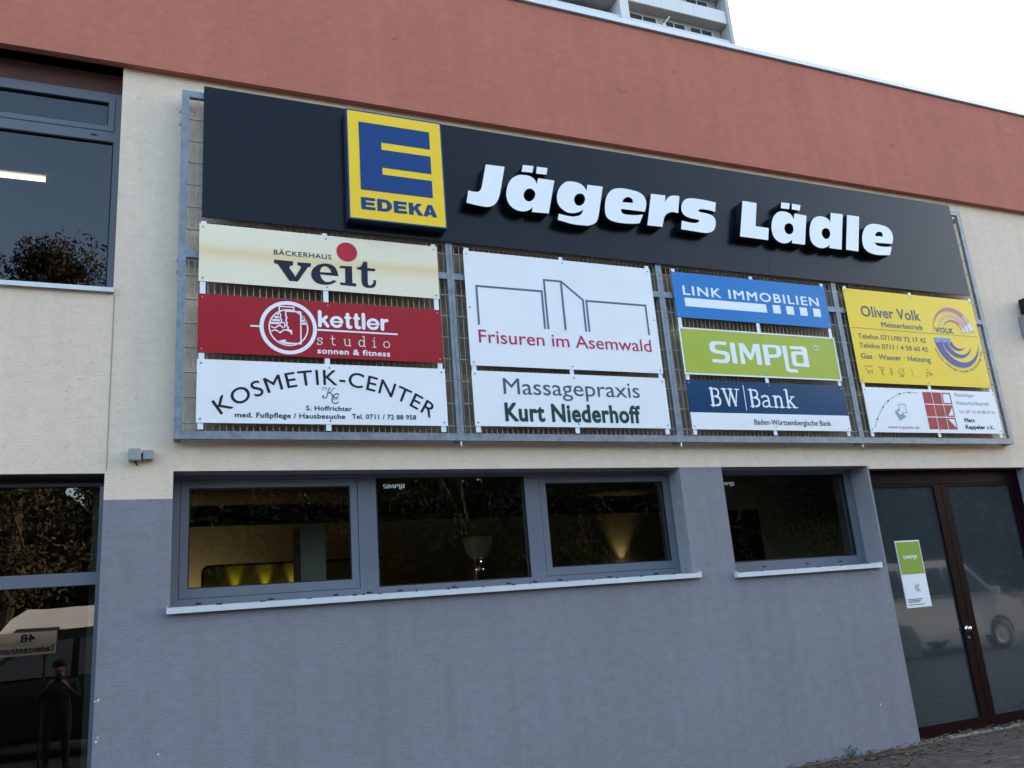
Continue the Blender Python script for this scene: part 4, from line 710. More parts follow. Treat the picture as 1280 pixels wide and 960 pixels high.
# --- plumber
t = panel('advertising_sign', 7.125, 9.165, 3.680, 4.779, M_['volk'], 'large yellow plumber sign with red and blue swirl emblem', group=GR, tall=True)
BK = M_['mgrey']
text('Oliver Volk', 7.334, 8.24, 4.460, 4.586, BK, t, bold=.018, spacing=1.05)
text('Meisterbetrieb', 7.606, 8.243, 4.348, 4.408, BK, t, bold=.016, spacing=1.05)
text('Telefon 0711/90 72 17 42', 7.219, 8.251, 4.191, 4.249, BK, t, bold=.010, spacing=1.04)
text('Telefon 0711 / 4 58 60 42', 7.214, 8.253, 4.085, 4.142, BK, t, bold=.010, spacing=1.04)
text('Gas · Wasser · Heizung', 7.206, 8.259, 3.959, 4.018, BK, t, bold=.014, spacing=1.05)
text('VOLK', 8.440, 8.739, 4.334, 4.398, M_['mgrey'], t, bold=.045, spacing=1.15)
shape('rule_line', [rect(7.155, 9.12, 4.310, 4.317)], TY-.0012, TY+.0002, M_['olive'], t)
def crescent(cx, cz, ro, ri, a0, a1, off, sw=0):
    """tapering arc band: full width at a0, a point at a1"""
    o = []; i_ = []
    for k in range(21):
        f_ = k/20; a = math.radians(a0+(a1-a0)*f_); wd = (ro-ri)*(1-f_**1.6)
        o.append((cx+ro*math.cos(a), cz+ro*math.sin(a))); i_.append((cx+(ro-wd-off*0)*math.cos(a), cz+(ro-wd)*math.sin(a)))
    return o+i_[::-1][1:]
for k, (r0, r1, a1) in enumerate(((.345, .268, 178), (.258, .200, 172), (.190, .140, 160))):
    lpo = crescent(8.755, 4.318, r0, r1, 10, a1, 0)
    shape('swirl', [lpo], TY-.0012, TY+.0002, M_['swoosh_r' if k != 1 else 'swoosh_r2'], t)
    for a_, b_, mm in ((12, 30, M_['swoosh_tip']), (30, 52, M_['swoosh_r2'])):
        cut = []
        for ang, rev in ((0, 0), (1, 1)):
            seg = [a_+(b_-a_)*q/6 for q in range(7)]
            for d in (seg if not rev else seg[::-1]):
                f_ = (d-10)/(a1-10); wd = (r0-r1)*(1-f_**1.6); r_ = (r0 if not rev else r0-wd); cut.append((8.755+r_*math.cos(math.radians(d)), 4.318+r_*math.sin(math.radians(d))))
        shape('swirl_tip', [cut], TY-.0026, TY-.0014, mm, t)
for k, (r0, r1, a1) in enumerate(((.365, .255, 352), (.247, .165, 338), (.157, .095, 322))):
    lpo = crescent(8.755, 4.275, r0, r1, 182+k*2, a1, 0)
    shape('swirl', [lpo], TY-.0012, TY+.0002, M_['swoosh_b'], t)
for k, (r0, r1) in enumerate(((.362, .26), (.244, .17), (.154, .10))):
    a = 8.755-r0; b_ = 8.755-r1
    shape('swirl_tip', [[(a, 4.268), (b_, 4.268), (b_+.012, 4.225), (a+.012, 4.20)]], TY-.0026, TY-.0014, M_['swoosh_b2'], t)
lp = text_loops('www.oliver-volk-heizung.de', .012, 1.05); a0_ = min(p[0] for l in lp for p in l); a1_ = max(p[0] for l in lp for p in l)
def bend2(p):
    th = math.radians(200+140*(p[0]-a0_)/(a1_-a0_)); r = .418-p[1]/CAPH*.028
    return (8.755+r*math.cos(th), 4.275+r*math.sin(th))
shape('lettering', [[bend2(p) for p in l] for l in lp], TY-.0012, TY+.0002, M_['mgrey'], t)
ICON = [[polyline([(7.232, 3.872), (7.345, 3.872)], .010), polyline([(7.24, 3.845), (7.26, 3.815), (7.325, 3.815), (7.34, 3.845)], .006), rect(7.262, 7.272, 3.785, 3.81), rect(7.315, 7.325, 3.785, 3.81)],
        [polyline([(7.43, 3.868), (7.52, 3.868)], .007), polyline([(7.445, 3.862), (7.46, 3.84), (7.495, 3.84), (7.508, 3.862)], .005), rect(7.472, 7.484, 3.775, 3.835)],
        [rect(7.60, 7.608, 3.78, 3.87), rect(7.62, 7.626, 3.79, 3.86)],
        [polyline([(7.74, 3.86), (7.80, 3.86), (7.80, 3.80), (7.72, 3.80), (7.72, 3.835), (7.79, 3.835)], .006), rect(7.745, 7.785, 3.765, 3.79)],
        [polyline([(7.925, 3.865), (7.945, 3.78)], .006), rect(7.948, 7.958, 3.77, 3.776)],
        [polyline([(8.15, 3.86), (8.19, 3.875)], .010), polyline([(8.15, 3.77), (8.155, 3.83), (8.19, 3.84), (8.25, 3.81)], .008), rect(8.19, 8.225, 3.80, 3.812)]]
for ic in ICON:
    for q, k in zip(ic, range(9)): shape('icon', [q], TY-.0012-.0013*k, TY+.0002-.0013*k, M_['olive'], t)
# --- tiler
t = panel('advertising_sign', 7.137, 9.186, 3.128, 3.630, M_['white'], 'white tiler sign with a red three by three tile emblem', group=GR)
gx0, gx1, gz0, gz1 = 8.010, 8.460, 3.164, 3.605; cw, chh = (gx1-gx0)/3, (gz1-gz0)/3; gp = .006
for i in range(3):
    for j in range(3):
        x0, x1, z0, z1 = gx0+i*cw+gp, gx0+(i+1)*cw-gp, gz1-(j+1)*chh+gp, gz1-j*chh-gp
        L = [rect(x0, x1, z0, z1)]
        if i == 2:
            q = .014
            L.append(rect(x0+q, x1-q, z0+q, z1-q) if j == 0 else ([(x0+.035, z0+q), (x1-q, z0+q), (x1-q, z1-.02)] if j == 1 else [(x0+q, z1-q), (x1-q, z1-q), (x1-q, z0+.02)]))
        shape('tile', L, TY-.0012, TY+.0002, M_['tilered'], t)
GP = M_['lgrey']
text('Fliesenleger-', 8.521, 8.854, 3.560, 3.602, GP, t, spacing=1.02)
text('Meisterfachbetrieb', 8.522, 9.057, 3.463, 3.507, GP, t, spacing=1.02)
text('Tel. (07 11) 45 88 67 76', 8.534, 9.12, 3.365, 3.399, M_['pinkprint'], t, bold=-.004)
text('Marc', 8.592, 8.760, 3.262, 3.307, M_['black'], t, bold=.045, spacing=1.08)
text('Kappeler', 8.587, 8.905, 3.181, 3.226, M_['black'], t, bold=.045, spacing=1.08)
text('e.K.', 8.935, 9.059, 3.181, 3.226, M_['black'], t, bold=.005)
text('www.kappeler.de', 7.398, 7.862, 3.173, 3.205, M_['pinkprint'], t, bold=.012, spacing=1.05)
shape('tile_outline', [polyline([(7.618, 3.37), (7.618, 3.447), (7.717, 3.447), (7.717, 3.352), (7.64, 3.352)], .008)], TY-.0012, TY+.0002, GP, t)
shape('tile_outline', [[(7.54, 3.361), (7.615, 3.395), (7.625, 3.385), (7.575, 3.355), (7.615, 3.325), (7.655, 3.345), (7.693, 3.307), (7.598, 3.262)]], TY-.0026, TY-.0014, GP, t)
AR = [(7.205, 3.174), (7.263, 3.272), (7.379, 3.408), (7.472, 3.48), (7.666, 3.565), (7.811, 3.585), (7.948, 3.583)]
shape('dotted_arc', [polyline(curve(AR, 6), .006)], TY-.0012, TY+.0002, GP, t)
for p in AR[1:6]: shape('arc_dot', [arc(p[0], p[1], .011, n=14)], TY-.0026, TY-.0014, M_['mgrey'], t)

# --- name board with raised letters
t = thing('name_board', (4.77, PF, 4.844), 'long near black board along the top carrying raised white letters', 'sign')
b = MB(); b.box(.376, 6.13, PF, PF+.014, 4.844, 6.052); b.box(6.134, 9.168, PF, PF+.014, 4.844, 6.052); b.build('sign_plate', M_['board'], t)
b = MB(); b.box(6.129, 6.135, PF+.001, PF+.012, 4.846, 6.05); b.build('board_joint', M_['boardseam'], t)
b = MB()
for x in np.linspace(.6, 9.0, 9): b.box(x-.02, x+.02, -.115, -.111, 4.85, 6.04)
b.build('rear_batten', M_['galv'], t)
for k, lt in enumerate(JL): shape('letter', lt, -.238, -.139, M_['wletter'], t, M_['side'])
for k, lt in enumerate(JL):
    cx = sum(p[0] for p in lt[-1])/len(lt[-1]); cz = sum(p[1] for p in lt[-1])/len(lt[-1])
# --- supermarket light box
t = thing('emblem_box', (1.99, -.18, 4.912), 'yellow light box with a big blue E and blue border on the dark board', 'sign')
X0, X1, Z0, Z1 = 1.548, 2.440, 4.912, 5.988
b = MB(); b.box(X0, X1, -.238, -.1315, Z0, Z1); b.build('housing', mat('dark_blue_grey_housing', (.022, .032, .055), .35), t, bevel=.012)
FY = -.2385
shape('blue_border', [rect(X0+.003, X1-.003, Z0+.003, Z1-.003), rect(X0+.016, X1-.016, Z0+.016, Z1-.016)], FY-.0012, FY+.0002, M_['eblue'], t)
shape('yellow_face', [rect(X0+.016, X1-.016, Z0+.016, Z1-.016)], FY-.0008, FY+.0002, M_['yellow'], t)
FY = -.240
shape('big_letter', [[(1.662, 5.203), (2.3165, 5.203), (2.3165, 5.374), (1.861, 5.374), (1.861, 5.442), (2.3165, 5.442), (2.3165, 5.620), (1.861, 5.620), (1.861, 5.692), (2.3165, 5.692), (2.3165, 5.870), (1.662, 5.870)]], FY-.0012, FY+.0002, M_['eblue'], t)
Eg = [[(0, 0), (1, 0), (1, .24), (.34, .24), (.34, .38), (.93, .38), (.93, .62), (.34, .62), (.34, .76), (1, .76), (1, 1), (0, 1)]]
Dg = [[(0, 0), (.5, 0)]+[(.5+.5*math.sin(k*PI/12), .5-.5*math.cos(k*PI/12)) for k in range(1, 12)]+[(.5, 1), (0, 1)], [(.32, .24), (.48, .24)]+[(.48+.19*math.sin(k*PI/8), .5-.26*math.cos(k*PI/8)) for k in range(1, 8)]+[(.48, .76), (.32, .76)]]
Kg = [[(0, 0), (.32, 0), (.32, .34), (.42, .44), (.66, 0), (1.04, 0), (.64, .64), (1, 1), (.62, 1), (.32, .64), (.32, 1), (0, 1)]]
Ag = [[(0, 0), (.33, 0), (.38, .17), (.64, .17), (.69, 0), (1.04, 0), (.69, 1), (.35, 1)], [(.44, .38), (.59, .38), (.515, .70)]]
for gl, f0, f1 in ((Eg, 0, .183), (Dg, .209, .402), (Eg, .426, .598), (Kg, .626, .812), (Ag, .818, 1.0)):
    W_ = 2.342-1.660; x0 = 1.660+f0*W_; ww = (f1-f0)*W_
    shape('letter', [[(x0+p[0]*ww, 5.015+p[1]*.116) for p in l] for l in gl], FY-.0012, FY+.0002, M_['eblue'], t)

# ================================================================ small things on the facade
t = thing('door_poster', (7.68, .115, 1.29), 'green and white poster stuck on the left glass leaf of the dark red door', 'poster')
PX0, PX1, PZ0, PZ1, PY = 7.462, 7.818, 1.288, 1.990, .1475
b = MB(); b.box(PX0, PX1, PY-.006, PY, PZ0, PZ1); b.build('poster_sheet', M_['white'], t)
shape('green_field', [rect(PX0+.012, PX1-.012, 1.635, PZ1-.014)], PY-.0085, PY-.0063, M_['pgreen'], t)
simpla('lettering', PX0+.075, 1.795, .20, PY-.0087, M_['wletter'], t, .001)
for dx in (0, .032): shape('arrow_mark', [polyline([(7.655+dx, 1.528), (7.628+dx, 1.490), (7.655+dx, 1.452)], .010)], PY-.0082-dx*.04, PY-.0063-dx*.04, M_['pgreen'], t)
for k, (x1, z) in enumerate(((7.70, 1.375), (7.68, 1.360), (7.66, 1.345), (7.72, 1.318))): shape('small_print', [rect(7.492, x1, z-.0035, z+.0035)], PY-.0082, PY-.0063, M_['mgrey'], t)
t = thing('sensor_box', (-.03, -.04, 2.85), 'pair of small grey boxes mounted on the cream wall left of the long window', 'wall box')
gb = mat('grey_plastic', (.27, .28, .275), .5)
b = MB(); b.box(-.097, -.012, -.075, -.002, 2.858, 2.948); b.build('housing', gb, t, bevel=.006)
b = MB(); b.box(.0, .075, -.055, -.002, 2.868, 2.940); b.build('housing', gb, t, bevel=.006)
b = MB(); b.tube((-.03, -.03, 2.905), (.01, -.03, 2.905), .012, 8); b.tube((-.05, -.03, 2.859), (-.035, -.01, 2.83), .006, 8); b.build('cable', M_['gasket'], t)
t = thing('floodlight', (10.28, -.1, 4.5), 'dark floodlight on a grey bracket at the far right of the cream wall', 'lamp')
b = MB(); b.box(10.16, 10.42, -.20, -.03, 4.70, 4.90); b.build('lamp_head', M_['gasket'], t, bevel=.015)
b = MB(); b.box(10.12, 10.40, -.14, -.002, 4.42, 4.68); b.build('bracket_box', mat('grey_bracket', (.25, .26, .27), .5, .3), t, bevel=.01)
b = MB(); b.box(10.18, 10.40, -.203, -.2005, 4.72, 4.88); b.build('lens', M_['lampglass'], t)

rnd = random.Random(5)
b = MB()
for x, z in ((.155, .80), (-.235, 1.22), (-.24, .95), (6.72, .42)):
    for k in range(3):
        q = x+rnd.uniform(-.02, .02); h = z+rnd.uniform(-.02, .02); b.quad((q, -.002, h), (q+rnd.uniform(.004, .012), -.002, h+.002), (q+rnd.uniform(.003, .010), -.002, h+rnd.uniform(.006, .02)), (q-.002, -.002, h+.012))
b.build('paint_chip', mat('bare_plaster', (.62, .60, .56), .9), shop)
# ---- weed and leaf litter at the foot of the wall
def leaf_mesh(n, cx, cz, sx, sy, size, f, rnd):
    v = []; fs = []
    for i in range(n):
        p = f(rnd); s = size*rnd.uniform(.6, 1.3); a = Vector((rnd.gauss(0,1), rnd.gauss(0,1), rnd.gauss(0,1))).normalized(); c = a.orthogonal().normalized(); d = a.cross(c)
        th = rnd.uniform(0, 2*PI); c, d = c*math.cos(th)+d*math.sin(th), d*math.cos(th)-c*math.sin(th)
        k = len(v); P = Vector(p)
        v += [tuple(P-c*s), tuple(P+d*s*.45), tuple(P+c*s), tuple(P-d*s*.45)]; fs.append((k, k+1, k+2, k+3))
    return v, fs
rnd = random.Random(3)
t = thing('weed', (6.18, -.06, .005), 'small green weed growing where the blue grey wall meets the paving', 'plant')
b = MB()
for k in range(5):
    x = 6.18+rnd.uniform(-.05, .05); b.tube((6.18, -.06, .005), (x, -.06+rnd.uniform(-.04, .02), rnd.uniform(.06, .10)), .003, 5)
b.build('stem', M_['weed'], t)
v, fs = leaf_mesh(46, 0, 0, 0, 0, .014, lambda r: (6.18+r.gauss(0, .045), -.07+r.gauss(0, .025), abs(r.gauss(.055, .025))+.005), rnd)
me = bpy.data.meshes.new('leaf_tuft'); me.from_pydata(v, [], fs); put('leaf_tuft', me, M_['weed'], t)
v = []; fs = []
for i in range(2600):
    x = rnd.uniform(4.0, 13); y = -abs(rnd.gauss(0, .35)) if rnd.random() < .55 else rnd.uniform(-3.5, 0)
    if 7.14 < x < 9.6 and rnd.random() < .3: y = rnd.uniform(0, .11)
    s = rnd.uniform(.012, .035); z = .010+rnd.uniform(0, .012)+(.02 if y > -.1 else 0)*rnd.random(); a = rnd.uniform(0, 2*PI); k = len(v)
    if y > -.02 and not (7.16 < x < 9.58): y = -.03
    for j in range(5):
        th = a+2*PI*j/5; q = s*rnd.uniform(.6, 1.2); v.append((x+q*math.cos(th), y+q*.7*math.sin(th), z+rnd.uniform(-.004, .012)))
    fs.append(tuple(range(k, k+5)))
me = bpy.data.meshes.new('fallen_leaves'); me.from_pydata(v, [], fs); tag(put('fallen_leaves', me, M_['litter']), 'dry fallen leaves scattered on the paving along the wall', 'leaves', kind='stuff')

# ================================================================ tower block beyond the roof
TY0 = 39.0; XR = 42.05
tw = thing('tower_block', (30, TY0+8, 0), 'high grey apartment tower with white balcony parapets beyond the red roof band', 'building')
b = MB(); b.box(-6, 31.9, TY0+1.9, TY0+15, 0, 63); b.build('wall', M_['towergrey'], tw)
b = MB(); b.box(31.9, 42.0, TY0+.95, TY0+15, 0, 63); b.build('wall', M_['towergrey'], tw)
b = MB(); b.box(42.08, 42.42, TY0-.15, TY0+15, 0, 63); b.build('end_wall', M_['towergrey'], tw)
FH = 2.77
for k in range(-7, 6):
    z = 44.38+FH*k                          # top of the parapet
    for x0, x1 in ((14.0, 31.9), (32.75, 42.05)):
        b = MB(); b.box(x0, x1, TY0, TY0+.12, z-1.18, z)
        o = b.build('balcony_parapet', M_['towerwhite'], tw)
        b = MB(); b.box(x0, x1, TY0+.12, TY0+(1.9 if x0 < 32 else .95), z-1.16, z-.98); b.build('balcony_slab', M_['towergrey'], tw)
        b = MB()
        n = 3 if x1 > 32 and x0 > 32 else 6
        for q in range(1, n): x = x0+(x1-x0)*q/n; b.box(x-.012, x+.012, TY0-.004, TY0+.001, z-1.18, z)
        b.build('panel_joint', M_['towergrey'], o)
    b = MB(); b.box(31.95, 32.72, TY0-.12, TY0+1.9, z-1.6, z+1.16); b.build('partition', M_['towerwhite'], tw)
    if -1 <= k <= 3:
        for x0, x1 in ((33.3, 35.9), (36.4, 38.6), (39.0, 41.2), (16.5, 19.5), (22, 25), (27.5, 30.5)):
            b = MB(); YW = TY0+(.95 if x0 > 32 else 1.9); b.box(x0, x1, YW-.06, YW-.005, z-.95, z+1.30); wn = b.build('window', M_['towerwhite'], tw)
            n = 2
            for q in range(n):
                a = x0+.08+(x1-x0-.08)*q/n; b = MB(); b.box(a, a+(x1-x0-.08)/n-.14, YW-.10, YW-.062, z-.85, z+1.22); b.build('pane', M_['towerglass'], wn)
        for x in (36.15, ):
            if (k+int(x)) % 2 == 0:
                b = MB(); b.box(x-.15, x+.12, TY0+.3, TY0+.42, z-.4, z+.5); b.tube((x, TY0+.36, z+.5), (x+.45, TY0+.15, z+1.1), .05); b.build('awning_arm', M_['towerwhite'], tw)

# ================================================================ across the car park (seen in the panes)
def tree(x, y, h, r, kind, label, nl=24000, ls=.135):
    t = thing('broadleaf_tree', (x, y, 0), label, 'tree', 'trees across the car park')
    rn = random.Random(int(x*7+y*3)); b = MB()
    b.tube((x, y, -.1), (x+rn.uniform(-.3, .3), y, h*.45), .26, 9, r2=.16)
    cl = []
    for k in range(44):
        th = rn.uniform(0, 2*PI); q = rn.uniform(.05, 1)**.6; zz = h*rn.uniform(.14, 1.0); wd = r*math.sin(PI*min(1, max(.16, (zz/h-.05)/.98)))**.6
        c = Vector((x+q*wd*math.cos(th), y+q*wd*math.sin(th), zz)); cl.append((c, rn.uniform(.7, 1.3)*r*.33))
        if k < 14: b.tube((x, y, h*.4), tuple(c), .07, 5, r2=.02)
    b.build('trunk', M_['bark'], t)
    def f(rd):
        c, s = rd.choice(cl); d = Vector((rd.gauss(0, 1), rd.gauss(0, 1), rd.gauss(0, .8))).normalized()*s*rd.uniform(.05, 1.05); return c+d
    v, fs = leaf_mesh(nl, 0, 0, 0, 0, ls, f, rn)
    me = bpy.data.meshes.new('crown'); me.from_pydata(v, [], fs); put('crown', me, M_['leaf'][kind], t)
specs = [(-9, -34, 13, 5.0, 0), (-4.6, -31, 17.6, 4.6, 2), (1.5, -33, 14.5, 4.4, 0), (8, -35, 12, 5, 1), (15, -33, 14, 5, 0), (23, -36, 13, 5, 0), (31, -34, 15, 5.5, 1), (40, -37, 13, 5, 0), (49, -35, 14, 5.5, 1), (59, -36, 15, 6, 0), (70, -38, 16, 6, 1)]
for i, s in enumerate(specs): tree(*s, 'tall brownish tree mirrored in the upper left window' if i == 1 else 'leafy broadleaf tree in the row across the car park', *((70000, .10) if i == 1 else ()))
# the wood behind that row reads as one mass
rn = random.Random(11)
def fw(rd):
    x = rd.uniform(-45, 130); hh = 15.5+3*math.sin(x*.31)+2*math.sin(x*.83+1)+1.5*math.sin(x*1.9)
    return (x, rd.uniform(-58, -46), hh*rd.uniform(0, 1)**.8)
v, fs = leaf_mesh(140000, 0, 0, 0, 0, .26, fw, rn)
def fw2(rd):
    x = rd.uniform(-50, 140); return (x, rd.uniform(-60, -56), (15+3*math.sin(x*.31)+2*math.sin(x*.83+1))*rd.uniform(0, 1))
v2, f2 = leaf_mesh(7000, 0, 0, 0, 0, 2.2, fw2, rn); fs += [tuple(i+len(v) for i in q) for q in f2]; v += v2
me = bpy.data.meshes.new('woodland'); me.from_pydata(v, [], fs); tag(put('woodland', me, M_['leaf'][0]), 'dark mass of trees far behind the car park', 'wood', kind='stuff')

def vehicle(name, label, cat, prof, width, wheels, wr, belt, roofz, m, cx, cy, mirror=1, glassloops=(), lights=()):
    """side profile (x forward, z); wheels at x positions"""
    t = thing(name, (cx, cy, 0), label, cat, 'parked vehicles across the lane')
    hw = width/2
    def tr(x, y, z): return (cx+mirror*x, cy+y, z)
    def yy(z): return hw if z < belt else hw-(z-belt)/(roofz-belt)*.16
    P = []
    for i, (x, z) in enumerate(prof): P.append((x, z))
    # wheel arches cut into the lower edge
    low = []
    for wx in sorted(wheels):
        for k in range(9):
            a = PI-PI*k/8; low.append((wx+(wr+.06)*math.cos(a), max(.28, wr+(wr+.06)*math.sin(a))))
    P = low+P
    bm = bmesh.new(); n = len(P)
    L = [bm.verts.new(tr(x, -yy(z), z)) for x, z in P]; R = [bm.verts.new(tr(x, yy(z), z)) for x, z in P]
    for i in range(n): bm.faces.new((L[i], L[(i+1) % n], R[(i+1) % n], R[i]))
    bm.faces.new(L); bm.faces.new(R[::-1]); bmesh.ops.recalc_face_normals(bm, faces=bm.faces); bmesh.ops.triangulate(bm, faces=[f for f in bm.faces if len(f.verts) > 4])
    me = bpy.data.meshes.new('body'); bm.to_mesh(me); bm.free(); put('body', me, m, t)
    gm = M_['towerglass']
    for gl in glassloops:
        for s in (-1, 1):
            bm = bmesh.new(); vs_ = [bm.verts.new(tr(x, s*(yy(z)+.006), z)) for x, z in gl]; bm.faces.new(vs_); me = bpy.data.meshes.new('side_window'); bm.to_mesh(me); bm.free(); put('side_window', me, gm, t)
    for wx in wheels:
        for s in (-1, 1):
            b = MB(); c = tr(wx, s*(hw-.11), wr); b.lathe(c, [(wr*.62, -.10), (wr*.95, -.11), (wr, -.07), (wr, .07), (wr*.95, .11), (wr*.62, .10)], 24, axis='y'); wh = b.build('wheel', M_['gasket'], t, smooth=True)
            b = MB(); b.lathe(c, [(0, -.10), (wr*.5, -.085), (wr*.63, -.10), (wr*.63, .10), (wr*.5, .085), (0, .10)], 16, axis='y'); b.build('rim', M_['alu'], wh)
    for (x, z) in lights:
        for s in (-1, 1):
            b = MB(); c = tr(x, s*(hw-.22), z); b.lathe(c, [(0, -.16), (.09, -.14), (.10, 0), (.09, .12), (0, .14)], 12, axis='y'); b.build('headlight', M_['alu'], t)
    for s in (-1, 1):
        b = MB(); fx = glassloops[0][0][0]; c = tr(fx, s*(hw+.10), belt+.08); b.box(c[0]-.05, c[0]+.05, c[1]-.11, c[1]+.11, c[2]-.07, c[2]+.09); b.build('wing_mirror', M_['alu'] if m is PD else m, t, bevel=.03)
    return t
PW = mat('white_vehicle_paint', (.74, .73, .70), .3, coat=.6); PD = mat('black_vehicle_paint', (.012, .013, .016), .25, coat=.6); PS = mat('silver_vehicle_paint', (.42, .44, .46), .3, .5, coat=.6)
VAN = [(2.75, .30), (2.80, .55), (2.72, .95), (2.05, 1.22), (1.35, 2.20), (1.1, 2.36), (-2.5, 2.38), (-2.72, 2.25), (-2.78, .9), (-2.76, .32)]
vehicle('white_van', 'tall white delivery van reflected in the left glass door', 'van', VAN, 1.95, (1.75, -1.75), .34, 1.2, 2.38, PW, -.75, -12.2, -1, [[(1.75, 1.32), (1.25, 2.02), (.55, 2.02), (.55, 1.32)]], [(2.70, .80)])
MINI = [(2.42, .28), (2.46, .62), (2.32, .92), (1.52, 1.12), (.72, 1.78), (.4, 1.90), (-2.1, 1.90), (-2.32, 1.75), (-2.44, .95), (-2.42, .3)]
vehicle('black_minivan', 'black minivan reflected in front of the white van in the left glass door', 'car', MINI, 1.9, (1.5, -1.5), .33, 1.12, 1.90, PD, -.8, -9.4, -1, [[(1.35, 1.2), (.72, 1.68), (.1, 1.74), (.1, 1.2)], [(0, 1.2), (0, 1.74), (-1.9, 1.74), (-2.15, 1.2)]], [(2.36, .76)])
CAR = [(2.12, .28), (2.16, .55), (2.02, .80), (1.05, .98), (.35, 1.42), (-.2, 1.50), (-1.2, 1.44), (-1.95, 1.05), (-2.12, .9), (-2.12, .3)]
vehicle('silver_car', 'silver hatchback reflected low in the dark red door', 'car', CAR, 1.75, (1.32, -1.3), .31, .98, 1.50, PS, 10.5, -5.4, 1, [[(.85, 1.02), (.28, 1.38), (-.25, 1.44), (-.25, 1.02)], [(-.32, 1.02), (-.32, 1.44), (-1.2, 1.38), (-1.7, 1.04)]], [(2.05, .66)])
V2 = [(2.42, .30), (2.48, .62), (2.38, .98), (1.65, 1.16), (.95, 1.88), (.65, 1.97), (-2.2, 1.97), (-2.42, 1.85), (-2.5, .9), (-2.48, .32)]
vehicle('white_van', 'white passenger van reflected across both leaves of the dark red door', 'van', V2, 1.9, (1.55, -1.5), .33, 1.16, 1.97, PW, 15.9, -7.6, 1, [[(1.45, 1.24), (.9, 1.80), (.25, 1.82), (.25, 1.24)], [(.15, 1.24), (.15, 1.82), (-1.0, 1.82), (-1.0, 1.24)], [(-1.1, 1.24), (-1.1, 1.82), (-2.2, 1.82), (-2.3, 1.24)]], [(2.40, .80)])
t = thing('street_sign', (-1.55, -7.45, 0), 'white sign with black house number on two posts, mirrored in the left glass door', 'sign')
b = MB(); b.box(-2.35, -1.06, -7.46, -7.44, 1.54, 1.865); b.build('sign_plate', mat('sign_white', (.62, .58, .50), .5), t)
for x in (-2.2, -1.2):
    b = MB(); b.tube((x, -7.48, 0), (x, -7.48, 1.83), .02, 10); b.build('post', M_['gasket'], t)
def back_text(s, x0, x1, zb, zt):
    lp = fit(text_loops(s, .02, 1.05), x0, x1, zb, zt-zb, CAPH+.02)
    xm = x0+x1; E = .0008; me = poly_mesh(lp, E)
    # faces +Y, reads correctly from the shop side
    me.transform(Matrix.Translation((xm, -7.4385, 0)) @ Matrix.Rotation(PI, 4, 'Z') @ R90); put('lettering', me, M_['black'], t)
back_text('48', -1.52, -1.34, 1.725, 1.84); back_text('Ladenzentrum', -1.78, -1.09, 1.575, 1.665)

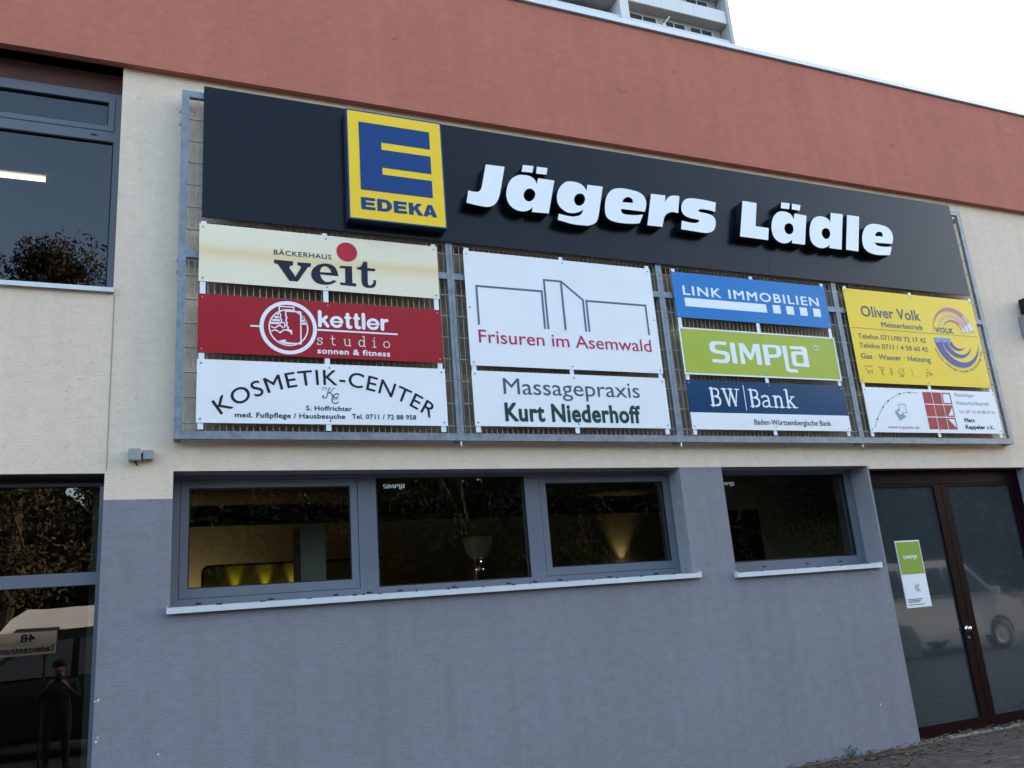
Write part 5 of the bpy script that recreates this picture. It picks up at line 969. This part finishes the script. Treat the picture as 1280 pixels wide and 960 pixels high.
# ---- passer-by with a phone, standing beside the camera
def person():
    t = thing('person', (-.95, -6.95, 0), 'person in dark clothes holding up a phone, mirrored in the left glass door', 'person')
    V = []; Ed = []; Rd = []
    def add(p, r, par=None):
        V.append(p); Rd.append(r)
        if par is not None: Ed.append((par, len(V)-1))
        return len(V)-1
    X, Yp = -.95, -6.95
    pel = add((X, Yp, .92), .15); ab = add((X, Yp+.01, 1.08), .135, pel); ch = add((X, Yp+.01, 1.26), .155, ab); nk0 = add((X, Yp, 1.40), .075, ch); nk = add((X, Yp+.01, 1.45), .055, nk0)
    hd = add((X, Yp+.03, 1.52), .082, nk); add((X, Yp+.03, 1.585), .095, hd)
    for s in (-1, 1):
        h = add((X+s*.10, Yp, .86), .10, pel); k = add((X+s*.11, Yp+.03, .48), .062, h); an = add((X+s*.12, Yp, .09), .042, k); add((X+s*.14, Yp+.14, .045), .04, an)
        sh = add((X+s*.19, Yp, 1.34), .07, ch); el = add((X+s*.25, Yp+.10, 1.08), .05, sh); wr = add((X+s*.11, Yp+.30, 1.26), .033, el); pm = add((X+s*.095, Yp+.34, 1.32), .034, wr)
        for q in range(4):
            a = add((X+s*(.085-.004*q), Yp+.365+.012*q, 1.345+.012*(3-q)-.01), .0095, pm); add((X+s*(.05-.004*q), Yp+.385, 1.36+.012*(3-q)-.012), .0085, a)
        th = add((X+s*.075, Yp+.335, 1.355), .011, pm); add((X+s*.055, Yp+.335, 1.375), .009, th)
    me = bpy.data.meshes.new('body'); me.from_pydata(V, Ed, []); o = bpy.data.objects.new('body', me); COL.objects.link(o)
    md = o.modifiers.new('skin', 'SKIN'); 
    for i, sv in enumerate(me.skin_vertices[0].data): sv.radius = (Rd[i], Rd[i]); sv.use_root = (i == pel)
    ms = o.modifiers.new('sub', 'SUBSURF'); ms.levels = 1; ms.render_levels = 1
    m2 = eval_mesh(o); bpy.data.objects.remove(o)
    mats = [mat('dark_jacket', (.02, .022, .028), .9), mat('skin', (.20, .12, .09), .6), mat('dark_trousers', (.012, .014, .02), .9)]
    b = put('body', m2, mats, t)
    for p in m2.polygons:
        c = p.center; p.use_smooth = True
        p.material_index = 1 if c.z > 1.435 or (c.y > Yp+.30 and c.z > 1.2) else (2 if c.z < .92 else 0)
    hb = MB(); hb.lathe((X, Yp+.005, 1.545), [(.088, .0), (.103, .03), (.098, .075), (.06, .115), (0, .125)], 18); hb.build('hair', mat('dark_hair', (.015, .011, .008), .7), t, smooth=True)
    f = MB()
    for s in (-1, 1): f.lathe((X+s*.032, Yp+.112, 1.545), [(0, -.008), (.009, 0), (0, .006)], 8, axis='y')
    f.build('eyes', M_['gasket'], t)
    f = MB(); f.tube((X, Yp+.11, 1.535), (X, Yp+.132, 1.505), .009, 8, r2=.014); f.build('nose', mats[1], t)
    box('mouth', X-.022, X+.022, Yp+.108, Yp+.114, 1.475, 1.482, mat('lips', (.3, .12, .1), .6), t)
    ph = tag(box('mobile_phone', X-.075, X+.075, Yp+.375, Yp+.383, 1.325, 1.40, M_['gasket'], None, .003), 'black mobile phone held up in both hands', 'phone')
    for o in list(t.children)+[ph]: o.data.transform(Matrix.Diagonal((1, 1, .87, 1)))
person()
